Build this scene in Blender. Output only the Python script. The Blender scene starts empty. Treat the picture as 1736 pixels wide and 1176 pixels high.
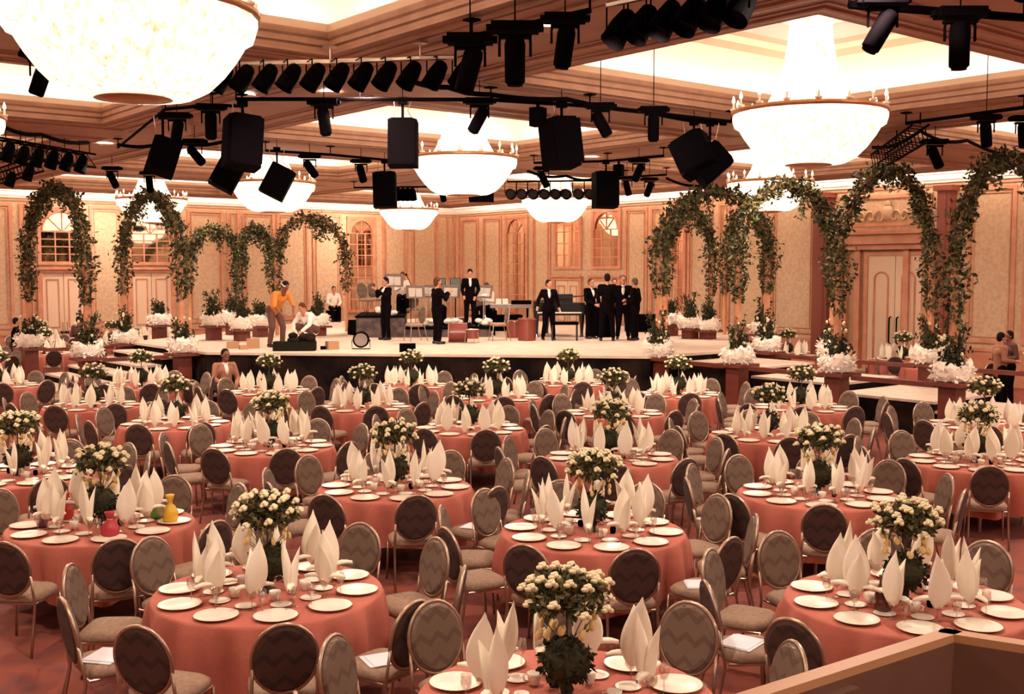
import bpy, math, random
from mathutils import Vector, Matrix
SC = bpy.context.scene
COL = SC.collection
RAD = math.radians
# ---------------------------------------------------------------- camera, world, exposure
CH = 3.14
YAW = RAD(50.97); PITCH = RAD(-3.95); FPX = 1879.3
cd = bpy.data.cameras.new('camera'); cam = bpy.data.objects.new('camera', cd); COL.objects.link(cam)
cd.sensor_width = 36.0; cd.lens = FPX / 1736 * 36.0; cd.clip_end = 200
cam.location = (0, 0, CH)
cam.rotation_euler = (RAD(90) + PITCH, 0, YAW - RAD(90))
SC.camera = cam
wd = bpy.data.worlds.new('world'); SC.world = wd; wd.use_nodes = True
wd.node_tree.nodes['Background'].inputs[0].default_value = (1.0, 0.72, 0.5, 1)
wd.node_tree.nodes['Background'].inputs[1].default_value = 0.3
SC.view_settings.view_transform = 'Standard'; SC.view_settings.look = 'None'
SC.view_settings.exposure = 0.40; SC.view_settings.gamma = 1.0
SC.view_settings.use_curve_mapping = False
LAMP = 12.0        # cove lamps
CHAN = 2.0        # chandelier crystal glow
CEIL_FILL = 185.0     # added ceiling lights that brighten the room, without fixtures
SPOT = 700.0    # lamps aimed at the stage
K = 1.10
FW = Vector((math.cos(YAW) * math.cos(PITCH), math.sin(YAW) * math.cos(PITCH), math.sin(PITCH)))
RT = Vector((math.sin(YAW), -math.cos(YAW), 0)); UP = RT.cross(FW)
def ray(px, py): return (FW + RT * ((px - 868) / FPX) + UP * ((588 - py) / FPX))
def at(px, py, z):
    r = ray(px, py); t = (z - CH) / r.z; return Vector((r.x * t, r.y * t, z))
def atd(px, py, d):
    r = ray(px, py); return Vector((0, 0, CH)) + r * d
def onx(px, X, py=460):
    r = ray(px, py); t = X / r.x; return r.y * t, CH + r.z * t
def ony(px, Y, py=460):
    r = ray(px, py); t = Y / r.y; return r.x * t, CH + r.z * t
def depth(p): return p.x * math.cos(YAW) + p.y * math.sin(YAW)
def facing(a):            # 0 looks at the camera, 90 to the picture's right, 180 away
    v = -Vector((math.cos(YAW), math.sin(YAW))) * math.cos(RAD(a)) + Vector((math.sin(YAW), -math.cos(YAW))) * math.sin(RAD(a))
    return math.atan2(-v.x, v.y)       # rotation that turns +Y into v
R = random.Random(7)
# ---------------------------------------------------------------- materials
def mat(name, col, rough=.6, metal=0, var=None, bump=None, emit=None, coord='Object', spec=None):
    m = bpy.data.materials.new(name); m.use_nodes = True; nt = m.node_tree; N = nt.nodes; L = nt.links
    b = N['Principled BSDF']; b.inputs['Base Color'].default_value = (*col, 1)
    b.inputs['Roughness'].default_value = rough; b.inputs['Metallic'].default_value = metal
    if spec is not None: b.inputs['Specular IOR Level'].default_value = spec
    tc = N.new('ShaderNodeTexCoord')
    if var:
        c2, sc = var[0], var[1]
        n = N.new('ShaderNodeTexNoise'); n.inputs['Scale'].default_value = sc; n.inputs['Detail'].default_value = 4
        L.new(tc.outputs[coord], n.inputs['Vector'])
        r = N.new('ShaderNodeValToRGB'); r.color_ramp.elements[0].position = .38; r.color_ramp.elements[1].position = .62
        r.color_ramp.elements[0].color = (*col, 1); r.color_ramp.elements[1].color = (*c2, 1)
        L.new(n.outputs['Fac'], r.inputs['Fac']); L.new(r.outputs['Color'], b.inputs['Base Color'])
    if bump:
        n = N.new('ShaderNodeTexNoise'); n.inputs['Scale'].default_value = bump[0]
        L.new(tc.outputs[coord], n.inputs['Vector'])
        bp = N.new('ShaderNodeBump'); bp.inputs['Strength'].default_value = bump[1]; bp.inputs['Distance'].default_value = .02
        L.new(n.outputs['Fac'], bp.inputs['Height']); L.new(bp.outputs['Normal'], b.inputs['Normal'])
    if emit:
        b.inputs['Emission Color'].default_value = (*emit[0], 1); b.inputs['Emission Strength'].default_value = emit[1]
    return m
M = {}
M['wall'] = mat('damask', (.60, .41, .26), .7, var=((.50, .33, .20), 9))
M['cream'] = mat('cream_panel', (.70, .50, .35), .6)
M['mould'] = mat('salmon_moulding', (.50, .20, .11), .5, var=((.58, .27, .16), 3))
M['column'] = mat('red_column', (.24, .06, .035), .45)
M['white'] = mat('cove_white', (.85, .80, .74), .8)
M['soffit'] = mat('soffit_paint', (.41, .215, .15), .55, var=((.36, .185, .125), 2.5))
M['soffit2'] = mat('soffit_moulding', (.47, .26, .18), .55, var=((.40, .215, .145), 4))
M['soffit3'] = mat('moulding_groove', (.24, .12, .085), .5)
M['cloth'] = mat('salmon_cloth', (.47, .135, .09), .85, var=((.42, .11, .075), 2), bump=(60, .15))
M['napkin'] = mat('cream_linen', (.86, .77, .62), .8, bump=(40, .1))
M['plate'] = mat('china', (.88, .79, .67), .25)
M['rim'] = mat('gold_rim', (.75, .45, .25), .3, .6)
M['gold'] = mat('champagne_metal', (.42, .30, .225), .3, .85)
M['padf'] = None
M['leaf'] = mat('leaf', (.085, .085, .032), .65, var=((.16, .13, .05), 6), spec=.2)
M['leafd'] = mat('leaf_dark', (.028, .028, .014), .7, var=((.05, .045, .02), 8), spec=.15)
M['stem'] = mat('stem', (.10, .06, .03), .7)
M['flower'] = mat('cream_petal', (.80, .69, .44), .7)
M['flowery'] = mat('yellow_petal', (.80, .60, .25), .7)
M['tulle'] = mat('white_tulle', (.90, .80, .70), .9, bump=(14, .6))
M['redwood'] = mat('red_paint', (.135, .026, .016), .45, var=((.165, .034, .02), 5))
M['post'] = mat('post_copper', (.50, .20, .10), .5, var=((.58, .26, .13), 6))
M['black'] = mat('black_paint', (.0022, .0012, .002), .8, spec=.02)
M['olive'] = mat('olive_canvas', (.014, .013, .008), .95, spec=.03)
M['blackg'] = mat('black_gloss', (.01, .008, .010), .15)
M['blackc'] = mat('black_cloth', (.006, .004, .005), .9, spec=.05, var=((.022, .012, .009), 1.6))
M['grille'] = mat('grille', (.0025, .0015, .0022), .9, spec=.02, bump=(90, .5))
M['steel'] = mat('steel_pipe', (.55, .45, .40), .3, .8)
M['stagetop'] = mat('stage_carpet', (.62, .48, .375), .85, var=((.56, .42, .33), 3))
M['suit'] = mat('suit_black', (.004, .0022, .0028), .85, spec=.03)
M['shirt'] = mat('shirt_white', (.82, .72, .64), .7)
M['skin'] = mat('skin', (.50, .22, .13), .55)
M['skind'] = mat('skin_dark', (.20, .065, .035), .55)
M['hair'] = mat('hair', (.012, .007, .006), .8, spec=.1)
M['hairb'] = mat('hair_brown', (.10, .035, .018), .8, spec=.1)
M['hairg'] = mat('hair_grey', (.10, .07, .055), .8, spec=.1)
M['eye'] = mat('eye', (.01, .01, .01), .3)
M['lip'] = mat('lip', (.35, .08, .06), .5)
M['orange'] = mat('orange_shirt', (.60, .20, .03), .8)
M['tan'] = mat('tan_jacket', (.33, .14, .08), .8)
M['brownc'] = mat('brown_wear', (.10, .035, .025), .8)
M['grey'] = mat('grey_board', (.25, .19, .17), .7)
M['card'] = mat('cardboard', (.40, .22, .11), .8)
M['drum'] = mat('drum_red', (.20, .04, .03), .3)
M['skinhd'] = mat('drum_head', (.75, .62, .50), .5)
M['wood'] = mat('rail_brown', (.16, .075, .05), .5, var=((.13, .06, .04), 4))
M['woodl'] = mat('rail_edge', (.50, .26, .13), .45)
M['brass'] = mat('brass', (.50, .25, .12), .35, .7)
M['downlight'] = mat('downlight', (.9, .8, .7), .4, emit=((1, .85, .7), 14))
M['cove'] = mat('cove_lamp', (.9, .8, .7), .4, emit=((1, .88, .76), LAMP))
M['cove2'] = mat('wall_cove_lamp', (.9, .8, .7), .4, emit=((1, .88, .76), LAMP * 3.5))
M['bulb'] = mat('candle_bulb', (.9, .8, .7), .4, emit=((1, .8, .6), 2.2))
for n, c in (('pr', (.55, .04, .03)), ('pm', (.45, .03, .05)), ('pg', (.10, .28, .03)), ('py', (.72, .42, .03)), ('pp', (.16, .05, .10))):
    M[n] = mat('pouch_' + n, c, .45)
def mirror_mat():
    m = mat('mirror', (.82, .68, .58), .03, 1.0); return m
M['mirror'] = mirror_mat()
def glass_mat():
    m = bpy.data.materials.new('thin_glass'); m.use_nodes = True; nt = m.node_tree; nt.nodes.clear(); N = nt.nodes
    o = N.new('ShaderNodeOutputMaterial'); t = N.new('ShaderNodeBsdfTransparent'); g = N.new('ShaderNodeBsdfGlossy')
    t.inputs[0].default_value = (.93, .88, .85, 1); g.inputs['Roughness'].default_value = .05
    x = N.new('ShaderNodeMixShader'); x.inputs[0].default_value = .16
    nt.links.new(t.outputs[0], x.inputs[1]); nt.links.new(g.outputs[0], x.inputs[2]); nt.links.new(x.outputs[0], o.inputs[0]); return m
M['glass'] = glass_mat()
M['paper'] = mat('paper', (.75, .74, .80), .7)
def crystal_mat():
    m = mat('lit_crystal', (.85, .72, .58), .5); nt = m.node_tree; N = nt.nodes; L = nt.links; b = N['Principled BSDF']
    tc = N.new('ShaderNodeTexCoord'); mp = N.new('ShaderNodeMapping'); mp.inputs['Scale'].default_value = (7, 7, 2)
    n = N.new('ShaderNodeTexNoise'); n.inputs['Scale'].default_value = 2.2; n.inputs['Detail'].default_value = 7; n.inputs['Roughness'].default_value = .65
    L.new(tc.outputs['Object'], mp.inputs[0]); L.new(mp.outputs[0], n.inputs['Vector'])
    r = N.new('ShaderNodeValToRGB'); r.color_ramp.elements[0].position = .3; r.color_ramp.elements[0].color = (1, .64, .36, 1)
    r.color_ramp.elements[1].position = .55; r.color_ramp.elements[1].color = (1, .87, .67, 1)
    L.new(n.outputs['Fac'], r.inputs[0]); L.new(r.outputs[0], b.inputs['Emission Color'])
    mr = N.new('ShaderNodeMapRange'); mr.inputs['From Min'].default_value = .3; mr.inputs['From Max'].default_value = .7
    mr.inputs['To Min'].default_value = CHAN * .28; mr.inputs['To Max'].default_value = CHAN
    L.new(n.outputs['Fac'], mr.inputs['Value']); L.new(mr.outputs[0], b.inputs['Emission Strength']); return m
M['crystal'] = crystal_mat()
def pad_mat(name, c1, c2):         # fabric woven with a zigzag band
    m = mat(name, c1, .8); nt = m.node_tree; N = nt.nodes; L = nt.links; b = N['Principled BSDF']
    tc = N.new('ShaderNodeTexCoord'); s = N.new('ShaderNodeSeparateXYZ'); L.new(tc.outputs['Object'], s.inputs[0])
    def mth(op, a, v=None, v2=None):
        n = N.new('ShaderNodeMath'); n.operation = op
        for i, q in enumerate((a, v, v2)):
            if q is None: continue
            if isinstance(q, (int, float)): n.inputs[i].default_value = q
            else: L.new(q, n.inputs[i])
        return n.outputs[0]
    zz = mth('PINGPONG', s.outputs['X'], .065)
    t = mth('ADD', s.outputs['Z'], mth('MULTIPLY', zz, .9))
    w = mth('PINGPONG', t, .075)
    g = mth('LESS_THAN', w, .022)
    n = N.new('ShaderNodeTexNoise'); n.inputs['Scale'].default_value = 45; L.new(tc.outputs['Object'], n.inputs['Vector'])
    f = mth('MULTIPLY_ADD', n.outputs['Fac'], .5, mth('MULTIPLY', g, .6))
    mx = N.new('ShaderNodeMix'); mx.data_type = 'RGBA'; L.new(f, mx.inputs['Factor'])
    mx.inputs['A'].default_value = (*c1, 1); mx.inputs['B'].default_value = (*c2, 1)
    L.new(mx.outputs['Result'], b.inputs['Base Color']); return m
M['padf'] = pad_mat('chair_fabric', (.17, .115, .078), (.105, .06, .042))
M['padb'] = pad_mat('chair_back_fabric', (.075, .034, .026), (.03, .014, .012))
M['seat'] = mat('seat_fabric', (.34, .22, .15), .85, var=((.27, .17, .11), 30))
def carpet_mat():
    m = mat('carpet', (.27, .06, .03), .95); nt = m.node_tree; N = nt.nodes; L = nt.links; b = N['Principled BSDF']
    tc = N.new('ShaderNodeTexCoord')
    v = N.new('ShaderNodeTexVoronoi'); v.inputs['Scale'].default_value = .9; v.feature = 'DISTANCE_TO_EDGE'; L.new(tc.outputs['Object'], v.inputs['Vector'])
    r = N.new('ShaderNodeValToRGB'); e = r.color_ramp.elements
    e[0].position = .0; e[0].color = (.15, .042, .04, 1); e[1].position = .12; e[1].color = (.33, .075, .032, 1)
    x = e.new(.22); x.color = (.27, .055, .028, 1); x = e.new(.3); x.color = (.12, .05, .055, 1); x = e.new(.36); x.color = (.30, .068, .032, 1)
    L.new(v.outputs['Distance'], r.inputs[0])
    n = N.new('ShaderNodeTexNoise'); n.inputs['Scale'].default_value = 5; n.inputs['Detail'].default_value = 5; L.new(tc.outputs['Object'], n.inputs['Vector'])
    mx = N.new('ShaderNodeMix'); mx.data_type = 'RGBA'; mx.inputs['B'].default_value = (.22, .055, .038, 1)
    L.new(n.outputs['Fac'], mx.inputs['Factor']); L.new(r.outputs[0], mx.inputs['A']); L.new(mx.outputs['Result'], b.inputs['Base Color']); return m
M['carpet'] = carpet_mat()
# ---------------------------------------------------------------- mesh builder
class MB:
    def __init__(s): s.v = []; s.f = []; s.m = []
    def add(s, vs, fs, mi=0, X=None):
        o = len(s.v); s.v += [tuple(X @ Vector(p)) if X else tuple(p) for p in vs]
        s.f += [tuple(i + o for i in f) for f in fs]; s.m += [mi] * len(fs); return s
    def box(s, a, b, mi=0, X=None):
        x0, y0, z0 = a; x1, y1, z1 = b
        return s.add([(x0, y0, z0), (x1, y0, z0), (x1, y1, z0), (x0, y1, z0), (x0, y0, z1), (x1, y0, z1), (x1, y1, z1), (x0, y1, z1)],
                     [(0, 3, 2, 1), (4, 5, 6, 7), (0, 1, 5, 4), (1, 2, 6, 5), (2, 3, 7, 6), (3, 0, 4, 7)], mi, X)
    def cbox(s, c, d, mi=0, X=None):
        return s.box([c[i] - d[i] / 2 for i in range(3)], [c[i] + d[i] / 2 for i in range(3)], mi, X)
    def tube(s, pts, r, n=8, mi=0, closed=False, X=None):
        pts = [Vector(p) for p in pts]; k = len(pts); rs = r if isinstance(r, (list, tuple)) else [r] * k
        vs = []; fs = []; prev = None
        for i, p in enumerate(pts):
            if closed: t = pts[(i + 1) % k] - pts[i - 1]
            else: t = pts[min(i + 1, k - 1)] - pts[max(i - 1, 0)]
            t.normalize()
            if prev is None: u = t.orthogonal().normalized()
            else:
                u = prev - t * prev.dot(t)
                u = u.normalized() if u.length > 1e-6 else t.orthogonal().normalized()
            prev = u; w = t.cross(u)
            vs += [p + (u * math.cos(2 * math.pi * j / n) + w * math.sin(2 * math.pi * j / n)) * rs[i] for j in range(n)]
        for i in range(k if closed else k - 1):
            a = i * n; b = ((i + 1) % k) * n
            fs += [(a + j, a + (j + 1) % n, b + (j + 1) % n, b + j) for j in range(n)]
        if not closed: fs += [tuple(range(n - 1, -1, -1)), tuple((k - 1) * n + j for j in range(n))]
        return s.add(vs, fs, mi, X)
    def lathe(s, prof, n=24, mi=0, X=None, cap=True, sx=1, sy=1, mod=None):
        vs = []; fs = []
        for i, (r, z) in enumerate(prof):
            for j in range(n):
                a = 2 * math.pi * j / n; q = r * (mod(a, i) if mod else 1)
                vs.append((q * math.cos(a) * sx, q * math.sin(a) * sy, z))
        for i in range(len(prof) - 1):
            fs += [(i * n + j, i * n + (j + 1) % n, (i + 1) * n + (j + 1) % n, (i + 1) * n + j) for j in range(n)]
        if cap: fs += [tuple(range(n - 1, -1, -1)), tuple((len(prof) - 1) * n + j for j in range(n))]
        return s.add(vs, fs, mi, X)
    def ell(s, c, r, n=12, m=8, mi=0, X=None):
        c = Vector(c); r = (r, r, r) if isinstance(r, (int, float)) else r
        vs = [c + Vector((0, 0, -r[2]))]; fs = []
        for i in range(1, m):
            t = math.pi * i / m - math.pi / 2
            vs += [c + Vector((r[0] * math.cos(t) * math.cos(2 * math.pi * j / n), r[1] * math.cos(t) * math.sin(2 * math.pi * j / n), r[2] * math.sin(t))) for j in range(n)]
        vs.append(c + Vector((0, 0, r[2])))
        fs += [(0, 1 + (j + 1) % n, 1 + j) for j in range(n)]
        for i in range(m - 2):
            a = 1 + i * n; b = a + n; fs += [(a + j, a + (j + 1) % n, b + (j + 1) % n, b + j) for j in range(n)]
        a = 1 + (m - 2) * n; fs += [(a + j, a + (j + 1) % n, len(vs) - 1) for j in range(n)]
        return s.add(vs, fs, mi, X)
    def cap(s, p0, r0, p1, r1, n=10, mi=0):     # tapered capsule
        s.ell(p0, r0, n, 6, mi); s.ell(p1, r1, n, 6, mi); return s.tube([p0, p1], [r0, r1], n, mi)
    def leaf(s, p, sz, rng, mi=0):
        d = Vector((rng.gauss(0, 1), rng.gauss(0, 1), rng.gauss(-.3, 1))).normalized(); u = d.orthogonal().normalized()
        u.rotate(Matrix.Rotation(rng.random() * 6.3, 3, d)); w = d.cross(u); p = Vector(p)
        return s.add([p, p + d * sz * .5 + u * sz * .27, p + d * sz, p + d * sz * .5 - u * sz * .27, p + d * sz * .5 + w * sz * .1],
                     [(0, 1, 4), (1, 2, 4), (2, 3, 4), (3, 0, 4)], mi)
    def mesh(s, name, mats, smooth=False):
        me = bpy.data.meshes.new(name); me.from_pydata(s.v, [], s.f)
        for m in (mats if isinstance(mats, (list, tuple)) else [mats]): me.materials.append(m if not isinstance(m, str) else M[m])
        me.polygons.foreach_set('material_index', s.m)
        if smooth: me.polygons.foreach_set('use_smooth', [True] * len(s.f))
        me.update(); return me
    def build(s, name, mats, parent=None, smooth=False, loc=None):
        return obj(name, s.mesh(name, mats, smooth), parent, loc)
def obj(name, me, parent=None, loc=None, rz=0):
    o = bpy.data.objects.new(name, me); COL.objects.link(o)
    if parent: o.parent = parent
    if loc is not None: o.location = loc
    if rz: o.rotation_euler.z = rz
    return o
def tag(o, label, cat, group=None):
    o['label'] = label; o['category'] = cat
    if group: o['group'] = group
    return o
def thing(name, label, cat, loc=(0, 0, 0), rz=0, group=None):
    o = bpy.data.objects.new(name, None); COL.objects.link(o); o.location = loc; o.rotation_euler.z = rz
    o.empty_display_size = .1
    return tag(o, label, cat, group)
def struct(name, mb, m, smooth=False, parent=None):
    o = mb.build(name, m, parent, smooth)
    if not parent: o['kind'] = 'structure'
    return o
def arc(c, r, a0, a1, n, f):
    return [f(c, r * math.cos(a0 + (a1 - a0) * i / n), r * math.sin(a0 + (a1 - a0) * i / n)) for i in range(n + 1)]
# ---------------------------------------------------------------- room shell
XW, YW = 29.2, 40.1
XS, YS = 28.2, 39.05            # where the dropped ceiling stops short of the wall
ZS = 5.86; ZO = 6.15; ZT = 6.45
X0, Y0 = -6.0, -8.0
struct('floor', MB().box((X0 - .2, Y0 - .2, -.1), (XW + .2, YW + .2, 0)), 'carpet')
struct('wall_left', MB().box((X0, YW, 0), (XW + .2, YW + .2, ZT + 1.2)), 'wall')
struct('wall_right', MB().box((XW, Y0, 0), (XW + .2, YW, ZT + 1.2)), 'wall')
struct('wall_front', MB().box((X0, Y0 - .2, 0), (XW, Y0, ZT + 1.2)), 'wall')
struct('wall_back', MB().box((X0 - .2, Y0 - .2, 0), (X0, YW, ZT + 1.2)), 'wall')
P0 = (3.69, 9.92); LA, LB = 9.9, 8.41; CU, CV = 3.49, 2.64
cof = [(i, j) for i in range(0, 3) for j in range(-1, 4)]
def cen(i, j): return P0[0] + i * LA, P0[1] + j * LB
xs = sorted([X0, XS] + [cen(i, 0)[0] + s * CU for i in range(3) for s in (-1, 1)])
ys = sorted([Y0, YS] + [cen(0, j)[1] + s * CV for j in range(-1, 4) for s in (-1, 1)])
holes = {(round(cen(i, j)[0] - CU, 3), round(cen(i, j)[1] - CV, 3)) for i, j in cof}
c = MB()
for a in range(len(xs) - 1):
    for b in range(len(ys) - 1):
        if (round(xs[a], 3), round(ys[b], 3)) not in holes: c.box((xs[a], ys[b], ZS), (xs[a + 1], ys[b + 1], ZS + .04))
struct('ceiling', c, 'soffit')
def ring(mb, cx, cy, hx, hy, prof, mi=0):
    vs = []; n = len(prof)
    for o, z in prof:
        vs += [(cx - hx - o, cy - hy - o, z), (cx + hx + o, cy - hy - o, z), (cx + hx + o, cy + hy + o, z), (cx - hx - o, cy + hy + o, z)]
    fs = [(k * 4 + q, k * 4 + (q + 1) % 4, (k + 1) * 4 + (q + 1) % 4, (k + 1) * 4 + q) for k in range(n - 1) for q in range(4)]
    mb.add(vs, fs, mi)
tn = 0
for i, j in cof:
    cx, cy = cen(i, j); m = MB(); tn += 1
    ring(m, cx, cy, CU, CV, [(.02, ZS - .002), (-.004, ZS - .004), (-.004, ZS + .03), (.02, ZS + .035), (.02, ZS + .085)], 1)
    ring(m, cx, cy, CU, CV, [(.02, ZS + .085), (.035, ZS + .087), (.035, ZS + .1)], 2)
    ring(m, cx, cy, CU, CV, [(.035, ZS + .1), (.01, ZS + .115), (.01, ZS + .18), (.025, ZS + .185)], 1)
    ring(m, cx, cy, CU, CV, [(.025, ZS + .185), (.032, ZS + .187), (.032, ZS + .2)], 2)
    ring(m, cx, cy, CU, CV, [(.032, ZS + .2), (.01, ZS + .22), (.0, ZS + .27), (.0, ZO)], 1)
    ring(m, cx, cy, CU, CV, [(.0, ZO), (.01, ZO + .10), (.05, ZO + .10), (.05, ZO), (.3, ZO)], 3)  # lip in beige: the dimmer foot of the recess wall put into colour
    for o, w, h in ((.16, .10, .02), (.36, .05, .012), (.62, .14, .025), (.86, .04, .012)):      # mouldings on the underside
        ring(m, cx, cy, CU, CV, [(o, ZS), (o, ZS - h), (o + w * .5, ZS - h * 1.3), (o + w, ZS - h), (o + w, ZS)], 1)
        ring(m, cx, cy, CU, CV, [(o + w, ZS - .002), (o + w + .035, ZS - .002)], 2)
    struct('trim_%d' % tn, m, ['soffit', 'soffit2', 'soffit3', 'cream'])
    m = MB()
    ring(m, cx, cy, CU, CV, [(.3, ZO - .02), (.55, ZO - .02), (.62, ZO + .3), (.62, 6.95)], 0)
    ring(m, cx, cy, CU, CV, [(.62, 6.95), (.35, 7.0), (.30, 7.12), (.05, 7.16), (.0, 7.24)], 1)
    ring(m, cx, cy, CU, CV, [(.0, 7.24), (.0, 7.5)], 0)
    m.box((cx - CU - .01, cy - CV - .01, 7.5), (cx + CU + .01, cy + CV + .01, 7.52))
    o = struct('ceiling', m, ['white', 'cream']); 
    m = MB()
    for a, b in (((cx - CU - .1, cy - CV - .42, 0), (cx + CU + .1, cy - CV - .34, 0)), ((cx - CU - .1, cy + CV + .34, 0), (cx + CU + .1, cy + CV + .42, 0)),
                 ((cx - CU - .42, cy - CV - .1, 0), (cx - CU - .34, cy + CV + .1, 0)), ((cx + CU + .34, cy - CV - .1, 0), (cx + CU + .42, cy + CV + .1, 0))):
        m.box((a[0], a[1], ZO + .0), (b[0], b[1], ZO + .07))
    tag(m.build('cove_light', 'cove'), 'warm cove lamp strip hidden behind the ledge of a ceiling recess', 'light', 'hidden cove lamps of the ceiling recesses')
# slot between dropped ceiling and the two far walls
m = MB()
m.box((XS - .5, Y0, ZT), (XW, YW, ZT + .02)); m.box((X0, YS - .5, ZT), (XS - .5, YW, ZT + .02))
m.box((XS - .55, Y0, ZS + .04), (XS - .5, YS - .5, ZT)); m.box((X0, YS - .55, ZS + .04), (XS - .5, YS - .5, ZT))
struct('ceiling', m, 'white')
for a, b, w in (((XS - .25, Y0 + 8, 0), (XS - .17, YS - .3, 0), 'right'), ((X0 + 2, YS - .25, 0), (XS - .35, YS - .17, 0), 'left')):
    tag(MB().box((a[0], a[1], ZS + .05), (b[0], b[1], ZS + .12)).build('cove_light', 'cove2'), 'long warm cove lamp strip along the top of the %s wall' % w, 'light')
# small perimeter edge moulding
m = MB()
m.box((XS - .3, Y0, ZS - .03), (XS - .2, YS, ZS)); m.box((XS - .04, Y0, ZS - .05), (XS + .02, YS + .02, ZS + .06), 1)
m.box((X0, YS - .3, ZS - .03), (XS, YS - .2, ZS)); m.box((X0, YS - .04, ZS - .05), (XS, YS + .02, ZS + .06), 1)
tn += 1; struct('trim_%d' % tn, m, ['soffit2', 'soffit2'])
# walls: s runs along the wall, o comes out of it
def PL(s, o, z): return (s, YW - o, z)
def PR(s, o, z): return (XW - o, s, z)
def wbox(mb, P, s0, s1, o0, o1, z0, z1, mi=0):
    a = P(s0, o0, z0); b = P(s1, o1, z1)
    mb.box([min(a[k], b[k]) for k in range(3)], [max(a[k], b[k]) for k in range(3)], mi)
def sl(px, left): return (ony(px, YW)[0] if left else onx(px, XW)[0])
def frame(mb, P, s0, s1, z0, z1, w=.10, o=.05, mi=0):
    if s0 > s1: s0, s1 = s1, s0
    wbox(mb, P, s0, s1, 0, o, z1 - w, z1, mi); wbox(mb, P, s0, s1, 0, o, z0, z0 + w, mi)
    wbox(mb, P, s0, s0 + w, 0, o, z0 + w, z1 - w, mi); wbox(mb, P, s1 - w, s1, 0, o, z0 + w, z1 - w, mi)
ZP = 5.42                        # top of the wall panels
m = MB()
for P, s0, s1 in ((PL, X0, XW), (PR, Y0, YW)):
    wbox(m, P, s0, s1, 0, .10, 5.68, 5.84, 0); wbox(m, P, s0, s1, 0, .06, 5.60, 5.68, 0); wbox(m, P, s0, s1, 0, .18, 5.84, 5.92, 0)
    wbox(m, P, s0, s1, 0, .04, 5.50, 5.56, 1)
tn += 1; struct('trim_%d' % tn, m, ['white', 'mould'])
for w, P, s0, s1 in (('left', PL, X0, XW), ('right', PR, Y0, YW)):
    m = MB(); wbox(m, P, s0, s1, 0, .06, 0, .22); wbox(m, P, s0, s1, 0, .05, .92, 1.02); wbox(m, P, s0, s1, 0, .02, .22, .92, 1)
    struct('baseboard_' + w, m, ['mould', 'mould'])
for left, P, lst in ((True, PL, [(-75, -20), (-14, 22), (35, 58), (153, 208), (318, 379), (385, 407), (411, 466), (470, 523), (530, 579), (648, 690), (697, 742)]),
                     (False, PR, [(783, 812), (819, 851), (903, 934), (1060, 1098), (1103, 1124), (1166, 1208), (1218, 1238), (1246, 1300), (1308, 1382), (1640, 1722), (1735, 1800)])):
    for a, b in lst:
        m = MB(); frame(m, P, sl(a, left), sl(b, left), 1.15, ZP); frame(m, P, sl(a, left) + (.16 if left else -.16), sl(b, left) + (-.16 if left else .16), 1.31, ZP - .16, .03, .03)
        tn += 1; struct('trim_%d' % tn, m, 'mould')
m = MB(); wbox(m, PL, XW - .12, XW, 0, .12, 0, 5.5); wbox(m, PL, XW - .45, XW - .36, 0, .06, 0, 5.5); wbox(m, PR, YW - .45, YW - .36, 0, .06, 0, 5.5)
tn += 1; struct('trim_%d' % tn, m, 'mould')
wn = 0; dn = 0
def window(left, a, b, z0, z1, arched=True, grid=3, rows=5):
    global wn
    wn += 1; P = PL if left else PR; s0, s1 = sorted((sl(a, left), sl(b, left))); m = MB()
    frame(m, P, s0 - .12, s1 + .12, z0 - .12, z1 + .12, .12, .09)
    hw = (s1 - s0) / 2; cs = (s0 + s1) / 2; za = z1 - hw if arched else z1
    if arched:                    # spandrels
        n = 10
        for sg in (-1, 1):
            vs = [P(cs + sg * hw, .06, z1)] + [P(cs + sg * hw * math.cos(t), .06, za + hw * math.sin(t)) for t in [math.pi / 2 * k / n for k in range(n + 1)]]
            m.add(vs, [(0, k, k + 1) for k in range(1, n + 1)])
        m.tube([P(cs + (hw - .03) * math.cos(math.pi * k / 16), .08, za + (hw - .03) * math.sin(math.pi * k / 16)) for k in range(17)], .035, 6)
    f = m.build('window_%d' % wn, ['cream' if arched else 'mould']); f['kind'] = 'structure'
    f.data.materials[0] = M['mould']
    g = MB(); wbox(g, P, s0, s1, .02, .03, z0, z1); g.build('pane', 'mirror', f)
    g = MB()
    for k in range(1, grid): wbox(g, P, s0 + (s1 - s0) * k / grid - .02, s0 + (s1 - s0) * k / grid + .02, .03, .06, z0, za)
    for k in range(1, rows + 1):
        zz = z0 + (za - z0) * k / rows; wbox(g, P, s0, s1, .03, .055, zz - .018, zz + .018)
    if arched:
        for t in (.8, 1.57, 2.34): g.tube([P(cs, .045, za), P(cs + hw * math.cos(t), .045, za + hw * math.sin(t))], .018, 5)
    g.build('muntin_grid', 'mould', f)
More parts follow.
